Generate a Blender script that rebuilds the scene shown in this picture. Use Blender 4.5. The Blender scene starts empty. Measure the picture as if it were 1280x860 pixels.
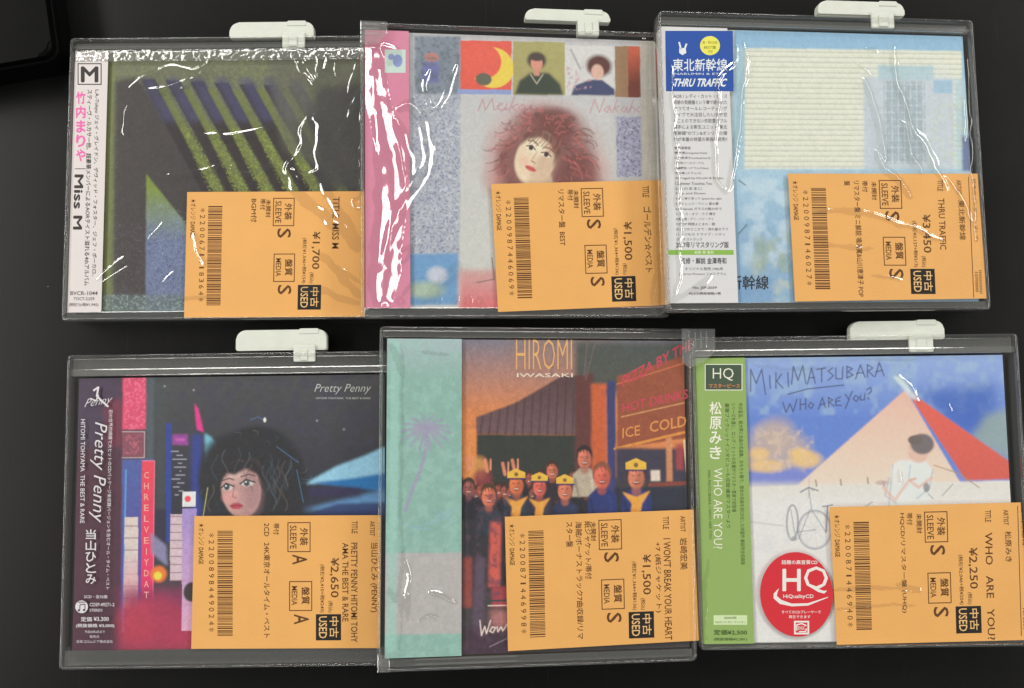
import bpy, bmesh, math, random
import numpy as np
from mathutils import Matrix, Vector

R = math.radians
random.seed(7)
SC = bpy.context.scene
COL = SC.collection
MM = 0.001

# ------------------------------------------------------------------ camera
PW, PH = 1280.0, 860.0
HFOV = R(60.0)
TILT = R(4.6)
CAM_H = 0.415
CAM = Vector((0.0, -CAM_H * math.tan(TILT), CAM_H))
cd_ = bpy.data.cameras.new('camera')
cd_.sensor_fit = 'HORIZONTAL'
cd_.angle = HFOV
cd_.clip_start = 0.01
cd_.clip_end = 50
cam = bpy.data.objects.new('camera', cd_)
COL.objects.link(cam)
cam.location = CAM
cam.rotation_euler = (TILT, 0, 0)
SC.camera = cam

# ------------------------------------------------------------------ world, lamps, exposure
w = bpy.data.worlds.new('World')
SC.world = w
w.use_nodes = True
w.node_tree.nodes['Background'].inputs[0].default_value = (0.9, 0.95, 1.0, 1)
w.node_tree.nodes['Background'].inputs[1].default_value = 0.10


def lamp(name, loc, sx, sy, power, col=(1, .97, .92)):
    l = bpy.data.lights.new(name, 'AREA')
    l.shape = 'RECTANGLE'
    l.size, l.size_y, l.energy, l.color = sx, sy, power, col
    o = bpy.data.objects.new(name, l)
    COL.objects.link(o)
    o.location = loc
    d = Vector((0, 0, 0)) - Vector(loc)
    zz = -d.normalized()
    yy = Vector((0, 1, 0)) if abs(loc[0]) > 1 else Vector((1, 0, 0)).cross(zz) * -1
    yy = (yy - zz * yy.dot(zz)).normalized()
    xx = yy.cross(zz)
    o.rotation_euler = Matrix((xx, yy, zz)).transposed().to_euler()
    return o


lamp('ceiling_panel_light', (0.0, 1.78, 1.5), 2.6, 0.24, 36)
lamp('ceiling_panel_light', (-1.55, 0.30, 1.5), 0.34, 2.3, 31)
lamp('ceiling_panel_light', (1.85, 0.30, 1.5), 0.30, 2.3, 23)
lamp('ceiling_panel_light', (0.0, -1.45, 1.5), 2.0, 0.12, 8)

SC.view_settings.view_transform = 'Standard'
SC.view_settings.look = 'None'
SC.view_settings.exposure = -0.2
SC.view_settings.gamma = 1.0
SC.render.engine = 'CYCLES'
SC.cycles.max_bounces = 10
SC.cycles.transparent_max_bounces = 24
SC.cycles.sample_clamp_indirect = 3.0


# ------------------------------------------------------------------ small helpers
def lin(c):
    c = np.asarray(c, float) / 255.0
    return np.where(c <= 0.04045, c / 12.92, ((c + 0.055) / 1.055) ** 2.4)


ALB = 1.30     # photographed value -> base colour


def base(c):
    v = lin(c) * ALB
    g = float(v @ np.array([0.3, 0.6, 0.1]))
    return tuple(np.clip(v * 0.88 + g * 0.12, 0, 0.85)) + (1.0,)


def obj(name, me, mat=None, parent=None, label=None):
    o = bpy.data.objects.new(name, me)
    COL.objects.link(o)
    if mat is not None:
        me.materials.append(mat)
    if parent is not None:
        o.parent = parent
    if label:
        o['label'] = label
    return o


def thing(name, label, cat, group, mat4):
    o = bpy.data.objects.new(name, None)
    COL.objects.link(o)
    o.empty_display_size = 0.01
    o.matrix_world = mat4
    o['label'] = label
    o['category'] = cat
    if group:
        o['group'] = group
    return o


def bm_mesh(name, bm, smooth=False):
    me = bpy.data.meshes.new(name)
    bm.to_mesh(me)
    bm.free()
    if smooth:
        for p in me.polygons:
            p.use_smooth = True
    return me


def add_box(bm, x0, y0, z0, x1, y1, z1, bev=0.0, seg=2):
    """mm box, optionally with rounded edges"""
    r = bmesh.ops.create_cube(bm, size=1.0)
    vs = r['verts']
    for v in vs:
        v.co = Vector(((x0 + x1) / 2 + v.co.x * (x1 - x0), (y0 + y1) / 2 + v.co.y * (y1 - y0), (z0 + z1) / 2 + v.co.z * (z1 - z0))) * MM
    if bev > 0:
        es = list({e for v in vs for e in v.link_edges})
        bmesh.ops.bevel(bm, geom=es, offset=bev * MM, segments=seg, affect='EDGES', profile=0.5)


def rr_pts(x0, y0, x1, y1, r, n=5):
    """rounded rectangle outline, counter-clockwise, r = radius or 4 radii (tl, tr, br, bl)"""
    rt = r if isinstance(r, (tuple, list)) else (r,) * 4
    out = []
    for cx, cy, sx, sy, rad, a0 in ((x1, y1, -1, -1, rt[1], 0), (x0, y1, 1, -1, rt[0], 90), (x0, y0, 1, 1, rt[3], 180), (x1, y0, -1, 1, rt[2], 270)):
        ccx, ccy = cx + sx * rad, cy + sy * rad
        for i in range(n + 1):
            a = R(a0 + 90 * i / n)
            out.append((ccx + rad * math.cos(a), ccy + rad * math.sin(a)))
    return out


def add_ring(bm, o0, z0, z1, wall, r, ch=0.35):
    """clear wall running round a rounded rectangle, with softened rims"""
    x0, y0, x1, y1 = o0
    def loop(inset, z):
        return [bm.verts.new((p[0] * MM, p[1] * MM, z * MM)) for p in rr_pts(x0 + inset, y0 + inset, x1 - inset, y1 - inset, max(0.2, r - inset))]
    loops = [loop(ch, z0), loop(0, z0 + ch), loop(0, z1 - ch), loop(ch, z1), loop(wall - ch, z1), loop(wall, z1 - ch), loop(wall, z0)]
    n = len(loops[0])
    for a, b in zip(loops, loops[1:]):
        for i in range(n):
            bm.faces.new((a[i], a[(i + 1) % n], b[(i + 1) % n], b[i]))


def add_prism(bm, pts, z0, z1, bev=0.0, seg=2):
    a = [bm.verts.new((p[0] * MM, p[1] * MM, z0 * MM)) for p in pts]
    b = [bm.verts.new((p[0] * MM, p[1] * MM, z1 * MM)) for p in pts]
    n = len(pts)
    bm.faces.new(a[::-1])
    top = bm.faces.new(b)
    for i in range(n):
        bm.faces.new((a[i], a[(i + 1) % n], b[(i + 1) % n], b[i]))
    if bev > 0:
        bmesh.ops.bevel(bm, geom=list(top.edges), offset=bev * MM, segments=seg, affect='EDGES', profile=0.5)


# ------------------------------------------------------------------ materials
def nt(name):
    m = bpy.data.materials.new(name)
    m.use_nodes = True
    t = m.node_tree
    b = t.nodes['Principled BSDF']
    return m, t, b


def plain(name, col, rough=0.5, spec=0.4, var=0.05, vscale=400, bump=0.0, bscale=900, raw=False, coat=0.0):
    m, t, b = nt(name)
    c = tuple(col) if raw else base(col)
    if len(c) == 3:
        c = c + (1.0,)
    tc = t.nodes.new('ShaderNodeTexCoord')
    n = t.nodes.new('ShaderNodeTexNoise')
    n.inputs['Scale'].default_value = vscale
    n.inputs['Detail'].default_value = 4
    t.links.new(tc.outputs['Object'], n.inputs['Vector'])
    mx = t.nodes.new('ShaderNodeMix')
    mx.data_type = 'RGBA'
    mx.inputs['A'].default_value = tuple(x * (1 - var) for x in c[:3]) + (1,)
    mx.inputs['B'].default_value = tuple(min(1, x * (1 + var)) for x in c[:3]) + (1,)
    t.links.new(n.outputs['Fac'], mx.inputs['Factor'])
    t.links.new(mx.outputs['Result'], b.inputs['Base Color'])
    b.inputs['Roughness'].default_value = rough
    b.inputs['Specular IOR Level'].default_value = spec
    b.inputs['Coat Weight'].default_value = coat
    if bump > 0:
        n2 = t.nodes.new('ShaderNodeTexNoise')
        n2.inputs['Scale'].default_value = bscale
        n2.inputs['Detail'].default_value = 3
        t.links.new(tc.outputs['Object'], n2.inputs['Vector'])
        bp = t.nodes.new('ShaderNodeBump')
        bp.inputs['Strength'].default_value = bump
        bp.inputs['Distance'].default_value = 0.0005
        t.links.new(n2.outputs['Fac'], bp.inputs['Height'])
        t.links.new(bp.outputs['Normal'], b.inputs['Normal'])
    return m


def clear(name, tint=0.93, milk=0.08, milkcol=(0.55, 0.57, 0.56), rough=0.08, boost=1.6, bump=0.15, bscale=60, flat=None):
    """clear plastic: passes straight light, a little milky, reflects by Fresnel"""
    m, t, b = nt(name)
    out = t.nodes['Material Output']
    t.nodes.remove(b)
    tr = t.nodes.new('ShaderNodeBsdfTransparent')
    tr.inputs[0].default_value = (tint, tint, tint * 0.99, 1)
    df = t.nodes.new('ShaderNodeBsdfDiffuse')
    df.inputs[0].default_value = milkcol + (1,)
    m1 = t.nodes.new('ShaderNodeMixShader')
    m1.inputs[0].default_value = milk
    t.links.new(tr.outputs[0], m1.inputs[1])
    t.links.new(df.outputs[0], m1.inputs[2])
    gl = t.nodes.new('ShaderNodeBsdfGlossy')
    gl.inputs['Roughness'].default_value = rough
    gl.inputs['Color'].default_value = (1, 1, 1, 1)
    lw = t.nodes.new('ShaderNodeFresnel')
    lw.inputs['IOR'].default_value = 1.5
    mu = t.nodes.new('ShaderNodeMath')
    mu.operation = 'MULTIPLY'
    mu.use_clamp = True
    mu.inputs[1].default_value = boost
    t.links.new(lw.outputs[0], mu.inputs[0])
    ge = t.nodes.new('ShaderNodeNewGeometry')      # only the outer faces reflect; light leaves the sheet freely
    fr = t.nodes.new('ShaderNodeMath')
    fr.operation = 'SUBTRACT'
    fr.inputs[0].default_value = 1.0
    t.links.new(ge.outputs['Backfacing'], fr.inputs[1])
    mb = t.nodes.new('ShaderNodeMath')
    mb.operation = 'MULTIPLY'
    t.links.new(mu.outputs[0], mb.inputs[0])
    t.links.new(fr.outputs[0], mb.inputs[1])
    m2 = t.nodes.new('ShaderNodeMixShader')
    if flat is None:
        t.links.new(mb.outputs[0], m2.inputs[0])
    else:
        m2.inputs[0].default_value = flat
    t.links.new(m1.outputs[0], m2.inputs[1])
    t.links.new(gl.outputs[0], m2.inputs[2])
    t.links.new(m2.outputs[0], out.inputs[0])
    if bump > 0:
        tc = t.nodes.new('ShaderNodeTexCoord')
        n2 = t.nodes.new('ShaderNodeTexNoise')
        n2.inputs['Scale'].default_value = bscale
        n2.inputs['Detail'].default_value = 3
        t.links.new(tc.outputs['Object'], n2.inputs['Vector'])
        bp = t.nodes.new('ShaderNodeBump')
        bp.inputs['Strength'].default_value = bump
        bp.inputs['Distance'].default_value = 0.001
        t.links.new(n2.outputs['Fac'], bp.inputs['Height'])
        t.links.new(bp.outputs['Normal'], gl.inputs['Normal'])
        t.links.new(bp.outputs['Normal'], lw.inputs['Normal'])
    return m


M_KEEP = clear('keeper_plastic', 0.98, 0.065, (0.72, 0.73, 0.71), 0.09, 2.4, 0.10, 60)
M_CHAN = clear('keeper_channel_plastic', 0.90, 0.30, (0.30, 0.305, 0.29), 0.16, 1.8, 0.3, 50)
M_LUG = clear('clear_lug_plastic', 0.98, 0.10, (0.85, 0.86, 0.84), 0.06, 3.2, 0.8, 160)
M_BACK = clear('keeper_back_plastic', 0.92, 0.04, (0.4, 0.4, 0.4), 0.10, 1.0, 0.2, 60)
M_LID = clear('jewel_case_plastic', 0.995, 0.012, (0.8, 0.8, 0.82), 0.05, 0.6, 0.012, 30)
M_FILM = clear('wrapping_film', 0.995, 0.004, (0.9, 0.9, 0.92), 0.068, 1.0, 0.03, 250, flat=0.12)
M_SEAM = clear('film_seam', 0.93, 0.20, (0.72, 0.73, 0.68), 0.12, 1.0, 0.4, 500, flat=0.25)
M_TAB = plain('white_tab_plastic', (196, 200, 188), 0.42, 0.5, 0.09, 160, 0.2, 500)
M_STICK = plain('orange_paper', (213, 153, 68), 0.5, 0.35, 0.09, 45, 0.25, 900)
M_INK = plain('brown_ink', (92, 58, 28), 0.7, 0.2, 0.15, 900)
M_BLACK = plain('black_ink', (38, 36, 34), 0.6, 0.2)
M_TRAY = plain('grey_tray_plastic', (34, 34, 36), 0.35, 0.5, 0.1, 80)
INKS = {}


def ink(c):
    c = tuple(c)
    if c not in INKS:
        INKS[c] = plain('printing_ink', c, 0.5, 0.3, 0.04, 600)
    return INKS[c]


def picture(name, arr):
    """flat print: picture computed above, wrapped on the sheet by its UVs"""
    h, wd = arr.shape[:2]
    im = bpy.data.images.new(name, wd, h, alpha=False)
    px = np.ones((h, wd, 4), np.float32)
    px[..., :3] = np.clip(arr[::-1], 0, 1)
    im.pixels.foreach_set(px.ravel())
    im.update()
    im.pack()
    m, t, b = nt(name)
    ti = t.nodes.new('ShaderNodeTexImage')
    ti.image = im
    ti.extension = 'EXTEND'
    tc = t.nodes.new('ShaderNodeTexCoord')
    n = t.nodes.new('ShaderNodeTexNoise')
    n.inputs['Scale'].default_value = 1100
    t.links.new(tc.outputs['Object'], n.inputs['Vector'])
    mr = t.nodes.new('ShaderNodeMapRange')
    mr.inputs['To Min'].default_value = 0.95
    mr.inputs['To Max'].default_value = 1.05
    t.links.new(n.outputs['Fac'], mr.inputs['Value'])
    vm = t.nodes.new('ShaderNodeVectorMath')
    vm.operation = 'SCALE'
    t.links.new(ti.outputs['Color'], vm.inputs[0])
    t.links.new(mr.outputs['Result'], vm.inputs['Scale'])
    t.links.new(vm.outputs[0], b.inputs['Base Color'])
    b.inputs['Roughness'].default_value = 0.42
    b.inputs['Specular IOR Level'].default_value = 0.4
    return m


# ------------------------------------------------------------------ measured placement
T = 15.0     # keeper thickness, mm


class Case:
    """one keeper standing on the table: centre x, y, turn, size in mm, lift of its left edge in mm"""

    def __init__(s, idx, cx, cy, rz, W, D, lift):
        s.i, s.W, s.D = idx, W, D
        a = math.asin(lift / W)
        s.mat = (Matrix.Translation((cx, cy, 0)) @ Matrix.Rotation(R(rz), 4, 'Z') @ Matrix.Translation((W / 2 * MM, 0, 0))
                 @ Matrix.Rotation(a, 4, 'Y') @ Matrix.Translation((-W / 2 * MM, 0, 0)))
        s.inv = s.mat.inverted()
        s.ink = {}

    def l(s, px, py, z=13.2):
        f = PW / 2 / math.tan(HFOV / 2)
        d = Vector(((px - PW / 2) / f, (PH / 2 - py) / f, -1.0))
        d = Matrix.Rotation(TILT, 3, 'X') @ d
        o = s.inv @ CAM
        dd = s.inv.to_3x3() @ d
        k = (z * MM - o.z) / dd.z
        p = o + dd * k
        return p.x / MM, p.y / MM

    def cdrect(s, L, Rr, Tp, B):
        s.r = (s.l(*L)[0], s.l(*B)[1], s.l(*Rr)[0], s.l(*Tp)[1])
        # affine photo-pixel -> canvas (4 px per mm, y down)
        pts = [(L[0], Tp[1]), (Rr[0], Tp[1]), (L[0], B[1]), (Rr[0], B[1])]
        A = np.array([[p[0], p[1], 1] for p in pts])
        Bm = np.array([s.l(*p) for p in pts])
        Bm = np.stack([(Bm[:, 0] - s.r[0]), (s.r[3] - Bm[:, 1])], 1)
        s.aff = np.linalg.lstsq(A, Bm, rcond=None)[0]
        s.pxmm = 1 / (abs(np.linalg.det(s.aff[:2])) ** 0.5)


# ------------------------------------------------------------------ painting
rng = np.random.default_rng(3)
PPM = 4.0


def vnoise(h, w_, cell, seed=0):
    g = np.random.default_rng(seed)
    gh, gw = int(h / cell) + 3, int(w_ / cell) + 3
    a = g.random((gh, gw))
    y = np.arange(h) / cell
    x = np.arange(w_) / cell
    yi, xi = y.astype(int), x.astype(int)
    fy, fx = (y - yi)[:, None], (x - xi)[None]
    fy, fx = fy * fy * (3 - 2 * fy), fx * fx * (3 - 2 * fx)
    a00, a01 = a[yi][:, xi], a[yi][:, xi + 1]
    a10, a11 = a[yi + 1][:, xi], a[yi + 1][:, xi + 1]
    return (a00 * (1 - fx) + a01 * fx) * (1 - fy) + (a10 * (1 - fx) + a11 * fx) * fy


def blur(m, n):
    n = int(n)
    if n < 1:
        return m
    for ax in (0, 1):
        for _ in range(2):
            p = np.pad(m, [(n, n) if a == ax else (0, 0) for a in (0, 1)], mode='edge')
            c = np.cumsum(p, axis=ax)
            z = np.zeros_like(np.take(c, [0], axis=ax))
            c = np.concatenate([z, c], axis=ax)
            L = m.shape[ax]
            hi = np.take(c, range(2 * n + 1, 2 * n + 1 + L), axis=ax)
            lo = np.take(c, range(0, L), axis=ax)
            m = (hi - lo) / (2 * n + 1)
    return m


class Art:
    def __init__(s, case, bg):
        s.c = case
        x0, y0, x1, y1 = case.r
        s.w, s.h = int((x1 - x0) * PPM), int((y1 - y0) * PPM)
        s.a = np.zeros((s.h, s.w, 3)) + lin(bg)
        s.Y, s.X = np.mgrid[0:s.h, 0:s.w] + 0.5
        s.k = case.pxmm and PPM / case.pxmm
        s.seed = case.i * 100

    def p(s, pts):
        P = np.array([[x, y, 1] for x, y in pts], float) @ s.c.aff * PPM
        return P

    def put(s, m, col, a=1.0):
        m = np.clip(m * a, 0, 1)[..., None]
        s.a = s.a * (1 - m) + lin(col) * m

    def pmask(s, pts):
        P = s.p(pts)
        m = np.zeros((s.h, s.w), bool)
        x, y = s.X, s.Y
        n = len(P)
        for i in range(n):
            x1, y1 = P[i]
            x2, y2 = P[(i + 1) % n]
            if y1 == y2:
                continue
            c = ((y1 > y) != (y2 > y)) & (x < (x2 - x1) * (y - y1) / (y2 - y1) + x1)
            m ^= c
        return m.astype(float)

    def poly(s, pts, col, a=1.0, soft=0.5, tex=None):
        m = blur(s.pmask(pts), soft * s.k)
        if tex:
            m = m * tex
        s.put(m, col, a)
        return m

    def rect(s, x0, y0, x1, y1, col, a=1.0, soft=0.4):
        return s.poly([(x0, y0), (x1, y0), (x1, y1), (x0, y1)], col, a, soft)

    def ell(s, cx, cy, rx, ry, col, a=1.0, soft=0.25, rot=0):
        P = s.p([(cx, cy)])[0]
        dx, dy = (s.X - P[0]) / s.k, (s.Y - P[1]) / s.k
        c, sn = math.cos(R(rot)), math.sin(R(rot))
        u, v = (dx * c + dy * sn) / rx, (-dx * sn + dy * c) / ry
        d = np.sqrt(u * u + v * v)
        e = max(soft, 0.6 / min(rx, ry))
        m = np.clip((1 + e / 2 - d) / e, 0, 1)
        s.put(m, col, a)

    def line(s, pts, wd, col, a=1.0, soft=0.7):
        P = s.p(pts) / s.k
        x, y = s.X / s.k, s.Y / s.k
        best = np.full((s.h, s.w), 1e9)
        for (x1, y1), (x2, y2) in zip(P, P[1:]):
            dx, dy = x2 - x1, y2 - y1
            L = dx * dx + dy * dy + 1e-9
            t = np.clip(((x - x1) * dx + (y - y1) * dy) / L, 0, 1)
            best = np.minimum(best, (x - x1 - t * dx) ** 2 + (y - y1 - t * dy) ** 2)
        d = np.sqrt(best)
        s.put(np.clip((wd / 2 + soft / 2 - d) / soft, 0, 1), col, a)

    def lines(s, many, wd, col, a=1.0, soft=0.7):
        for q in many:
            s.line(q, wd, col, a, soft)

    def speck(s, pts, col, a=0.6, cell=2.0, thr=0.5, soft=1):
        s.seed += 1
        n = vnoise(s.h, s.w, cell * s.k, s.seed)
        m = blur(s.pmask(pts), soft * s.k) * np.clip((.65 * n + .35 * vnoise(s.h, s.w, cell * s.k * .45, s.seed + 7) - thr) * 4, 0, 1)
        s.put(m, col, a)

    def gradv(s, pts, ca, cb, ya, yb, a=1.0, soft=0.5):
        m = blur(s.pmask(pts), soft * s.k) * a
        Pa, Pb = s.p([(s.cx(), ya), (s.cx(), yb)])
        t = np.clip((s.Y - Pa[1]) / (Pb[1] - Pa[1]), 0, 1)[..., None]
        c = lin(ca) * (1 - t) + lin(cb) * t
        s.a = s.a * (1 - m[..., None]) + c * m[..., None]

    def cx(s):
        return 640

    def grain(s, amp=0.08):
        s.seed += 1
        n = (vnoise(s.h, s.w, 1.6 * s.k, s.seed) - 0.5) + 0.6 * (vnoise(s.h, s.w, 5 * s.k, s.seed + 50) - 0.5)
        s.a = s.a * (1 + n[..., None] * amp * 2)

    def done(s, name, warm=(1, 1, 1)):
        for k in range(3):
            s.a[..., k] = .8 * s.a[..., k] + .2 * blur(s.a[..., k], 1)
        s.grain(.02)
        g = (s.a @ np.array([0.3, 0.6, 0.1]))[..., None]
        s.a = s.a * 0.97 + g * 0.03
        return picture(name, np.clip(lin2srgb(np.clip(s.a * ALB * 1.02 * np.array(warm), 0, 0.85)), 0, 1))


def lin2srgb(x):
    return np.where(x <= 0.0031308, x * 12.92, 1.055 * np.power(np.maximum(x, 1e-9), 1 / 2.4) - 0.055)


def box(x0, y0, x1, y1):
    return [(x0, y0), (x1, y0), (x1, y1), (x0, y1)]


# ------------------------------------------------------------------ lettering
GL = {}


def glyphs(txt, bold=0.0, res=2):
    k = (txt, bold, res)
    if bold > 0.011 and k not in GL:
        v, f = glyphs(txt, 0.0, res)
        d = bold * 0.9
        if len(v):
            V, F = [], []
            for q in ((-d, 0), (d, 0), (0, d), (0, -d)):
                n = sum(len(a) for a in V)
                V.append(v + np.array(q))
                F += [tuple(i + n for i in t) for t in f]
            GL[k] = (np.concatenate(V), F)
        else:
            GL[k] = (v, f)
        return GL[k]
    if k not in GL:
        cu = bpy.data.curves.new('lettering', 'FONT')
        cu.body = txt
        cu.resolution_u = res
        cu.offset = bold
        o = bpy.data.objects.new('lettering', cu)
        me = bpy.data.meshes.new_from_object(o)
        v = np.array([(q.co.x, q.co.y) for q in me.vertices]) if len(me.vertices) else np.zeros((0, 2))
        f = [tuple(p.vertices) for p in me.polygons]
        bpy.data.objects.remove(o)
        bpy.data.curves.remove(cu)
        bpy.data.meshes.remove(me)
        GL[k] = (v, f)
    return GL[k]


class Print:
    """flat ink lying on one carrier of one case, all of one colour"""

    def __init__(s, case, z):
        s.c, s.z, s.v, s.f = case, z, [], []

    def add(s, P2, faces, cp=1):
        n = len(s.v)
        m = len(P2)
        s.v += [(p[0] * MM, p[1] * MM, (s.z + 0.004 * (cp * i // m)) * MM) for i, p in enumerate(P2)]
        s.f += [tuple(i + n for i in f) for f in faces]

    def quadmap(s, uv, q):
        """uv in 0..1 -> photo quad (tl, tr, br, bl) -> local mm"""
        L = np.array([s.c.l(*p, s.z) for p in q])
        u, v = uv[:, :1], uv[:, 1:]
        return L[0] * (1 - u) * (1 - v) + L[1] * u * (1 - v) + L[2] * u * v + L[3] * (1 - u) * v

    def text(s, txt, x0, y0, x1, y1, mode='h', bold=0.0, shear=0.0, skew=0.0):
        """fill the box of photo pixels with the text; mode h, v (turned, reads downwards) or s (stacked); skew = drop of the right edge (h) in pixels"""
        if mode == 's':
            n = len(txt)
            for i, ch in enumerate(txt):
                if ch in ' 　':
                    continue
                a, b = y0 + (y1 - y0) * i / n, y0 + (y1 - y0) * (i + 1) / n
                g = (b - a) * 0.06
                if ch in '・·.':
                    s.text(ch, x0 + (x1 - x0) * .4, (a + b) / 2 - 1, x0 + (x1 - x0) * .6, (a + b) / 2 + 1, 'h', bold)
                elif ch in 'ー-|':
                    s.text(ch, x0 + (x1 - x0) * .42, a + g, x0 + (x1 - x0) * .58, b - g, 'v', bold)
                else:
                    s.text(ch, x0, a + g, x1, b - g, 'h', bold)
            return
        v, f = glyphs(txt, bold)
        if not len(v):
            return
        v = v.copy()
        lo, hi = v.min(0), v.max(0)
        sz = np.maximum(hi - lo, 1e-6)
        uv = (v - lo) / sz
        if len(txt) == 1 and mode == 'h' and sz[0] / sz[1] < .45:
            nw = (y1 - y0) * sz[0] / sz[1]
            x0, x1 = (x0 + x1) / 2 - nw / 2, (x0 + x1) / 2 + nw / 2
        uv[:, 1] = 1 - uv[:, 1]
        if shear:
            uv[:, 0] += shear * (0.5 - uv[:, 1]) * (y1 - y0 if mode == 'h' else x1 - x0) / (x1 - x0 if mode == 'h' else y1 - y0)
        if mode == 'h':
            q = [(x0, y0), (x1, y0 + skew), (x1, y1 + skew), (x0, y1)]
        else:
            q = [(x1, y0), (x1 + skew, y1), (x0 + skew, y1), (x0, y0)]
        s.add(s.quadmap(uv, q), f, 4 if bold > .011 else 1)

    def rect(s, x0, y0, x1, y1, sk=0.0):
        s.add([s.c.l(*p, s.z) for p in ((x0, y0), (x0 + sk, y1), (x1 + sk, y1), (x1, y0))], [(0, 1, 2, 3)])

    def frame(s, x0, y0, x1, y1, t=1.0, sk=0.0):
        h = y1 - y0
        s.rect(x0, y0, x1, y0 + t)
        s.rect(x0 + sk, y1 - t, x1 + sk, y1)
        s.rect(x0, y0 + t, x0 + t, y1 - t, sk)
        s.rect(x1 - t, y0 + t, x1, y1 - t, sk)

    def poly(s, pts):
        s.add([s.c.l(*p, s.z) for p in pts], [tuple(range(len(pts)))[::-1]])

    def stroke(s, pts, wd):
        for (xa, ya), (xb, yb) in zip(pts, pts[1:]):
            dx, dy = xb - xa, yb - ya
            L = math.hypot(dx, dy) or 1
            nx, ny = -dy / L * wd / 2, dx / L * wd / 2
            ex, ey = dx / L * wd * .25, dy / L * wd * .25
            s.add([s.c.l(*p, s.z) for p in ((xa + nx - ex, ya + ny - ey), (xa - nx - ex, ya - ny - ey), (xb - nx + ex, yb - ny + ey), (xb + nx + ex, yb + ny + ey))], [(0, 1, 2, 3)])
            s.z += 0.0006

    def build(s, name, mat, parent):
        if not s.v:
            return None
        me = bpy.data.meshes.new(name)
        me.from_pydata(s.v, [], s.f)
        o = obj(name, me, mat, parent)
        if len(s.f) > 8:
            o['kind'] = 'stuff'
        return o


def sheet(name, case, x0, y0, x1, y1, z0, z1, mat, parent, bend=0, uvrect=None, lift=0.0, label=None, fold='r'):
    """a sheet of paper or card in local mm, its edges softly turned; bend = mm folded down over one side"""
    nx, ny = 24, 16
    xs = list(np.linspace(x0, x1, nx))
    ys = list(np.linspace(y0, y1, ny))
    V, Fc, UV = [], [], []
    prof = [(x, z1) for x in xs]
    if bend > 0 and fold == 'r':
        for a in (30, 60, 90):
            prof.append((x1 + 0.5 * math.sin(R(a)), z1 - 0.5 * (1 - math.cos(R(a)))))
        prof.append((x1 + 0.52, z1 - bend))
    if bend > 0 and fold == 'l':
        pre = [(x0 - 0.52, z1 - bend)] + [(x0 - 0.5 * math.sin(R(a)), z1 - 0.5 * (1 - math.cos(R(a)))) for a in (90, 60, 30)]
        prof = pre + prof
    np_ = len(prof)
    for j, y in enumerate(ys):
        for i, (x, z) in enumerate(prof):
            zz = z + lift * (0.5 + 0.5 * math.sin(x * 0.11 + y * 0.07 + case.i)) * 0.5
            V.append((x * MM, y * MM, zz * MM))
    for j in range(ny - 1):
        for i in range(np_ - 1):
            Fc.append((j * np_ + i, j * np_ + i + 1, (j + 1) * np_ + i + 1, (j + 1) * np_ + i))
    # under side and rim
    nb = len(V)
    th = z1 - z0
    V += [(v[0], v[1], v[2] - th * MM) for v in V]
    top = list(Fc)
    Fc += [tuple(i + nb for i in f[::-1]) for f in top]
    def rim(a, b):
        Fc.append((a, a + nb, b + nb, b))
    for i in range(np_ - 1):
        rim(i + 0, i + 1) if False else Fc.append((i, i + nb, i + 1 + nb, i + 1))
        q = (ny - 1) * np_ + i
        Fc.append((q + 1, q + 1 + nb, q + nb, q))
    for j in range(ny - 1):
        a, b = j * np_, (j + 1) * np_
        Fc.append((b, b + nb, a + nb, a))
        a, b = j * np_ + np_ - 1, (j + 1) * np_ + np_ - 1
        Fc.append((a, a + nb, b + nb, b))
    me = bpy.data.meshes.new(name)
    me.from_pydata(V, [], Fc)
    ux0, uy0, ux1, uy1 = uvrect or (x0, y0, x1, y1)
    uvl = me.uv_layers.new(name='UVMap')
    co = np.array([v for v in V])
    for lp in me.loops:
        c = co[lp.vertex_index]
        uvl.data[lp.index].uv = ((c[0] / MM - ux0) / (ux1 - ux0), (c[1] / MM - uy0) / (uy1 - uy0))
    return obj(name, me, mat, parent, label)


# ------------------------------------------------------------------ wrapping film
FH = 0.36


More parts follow.
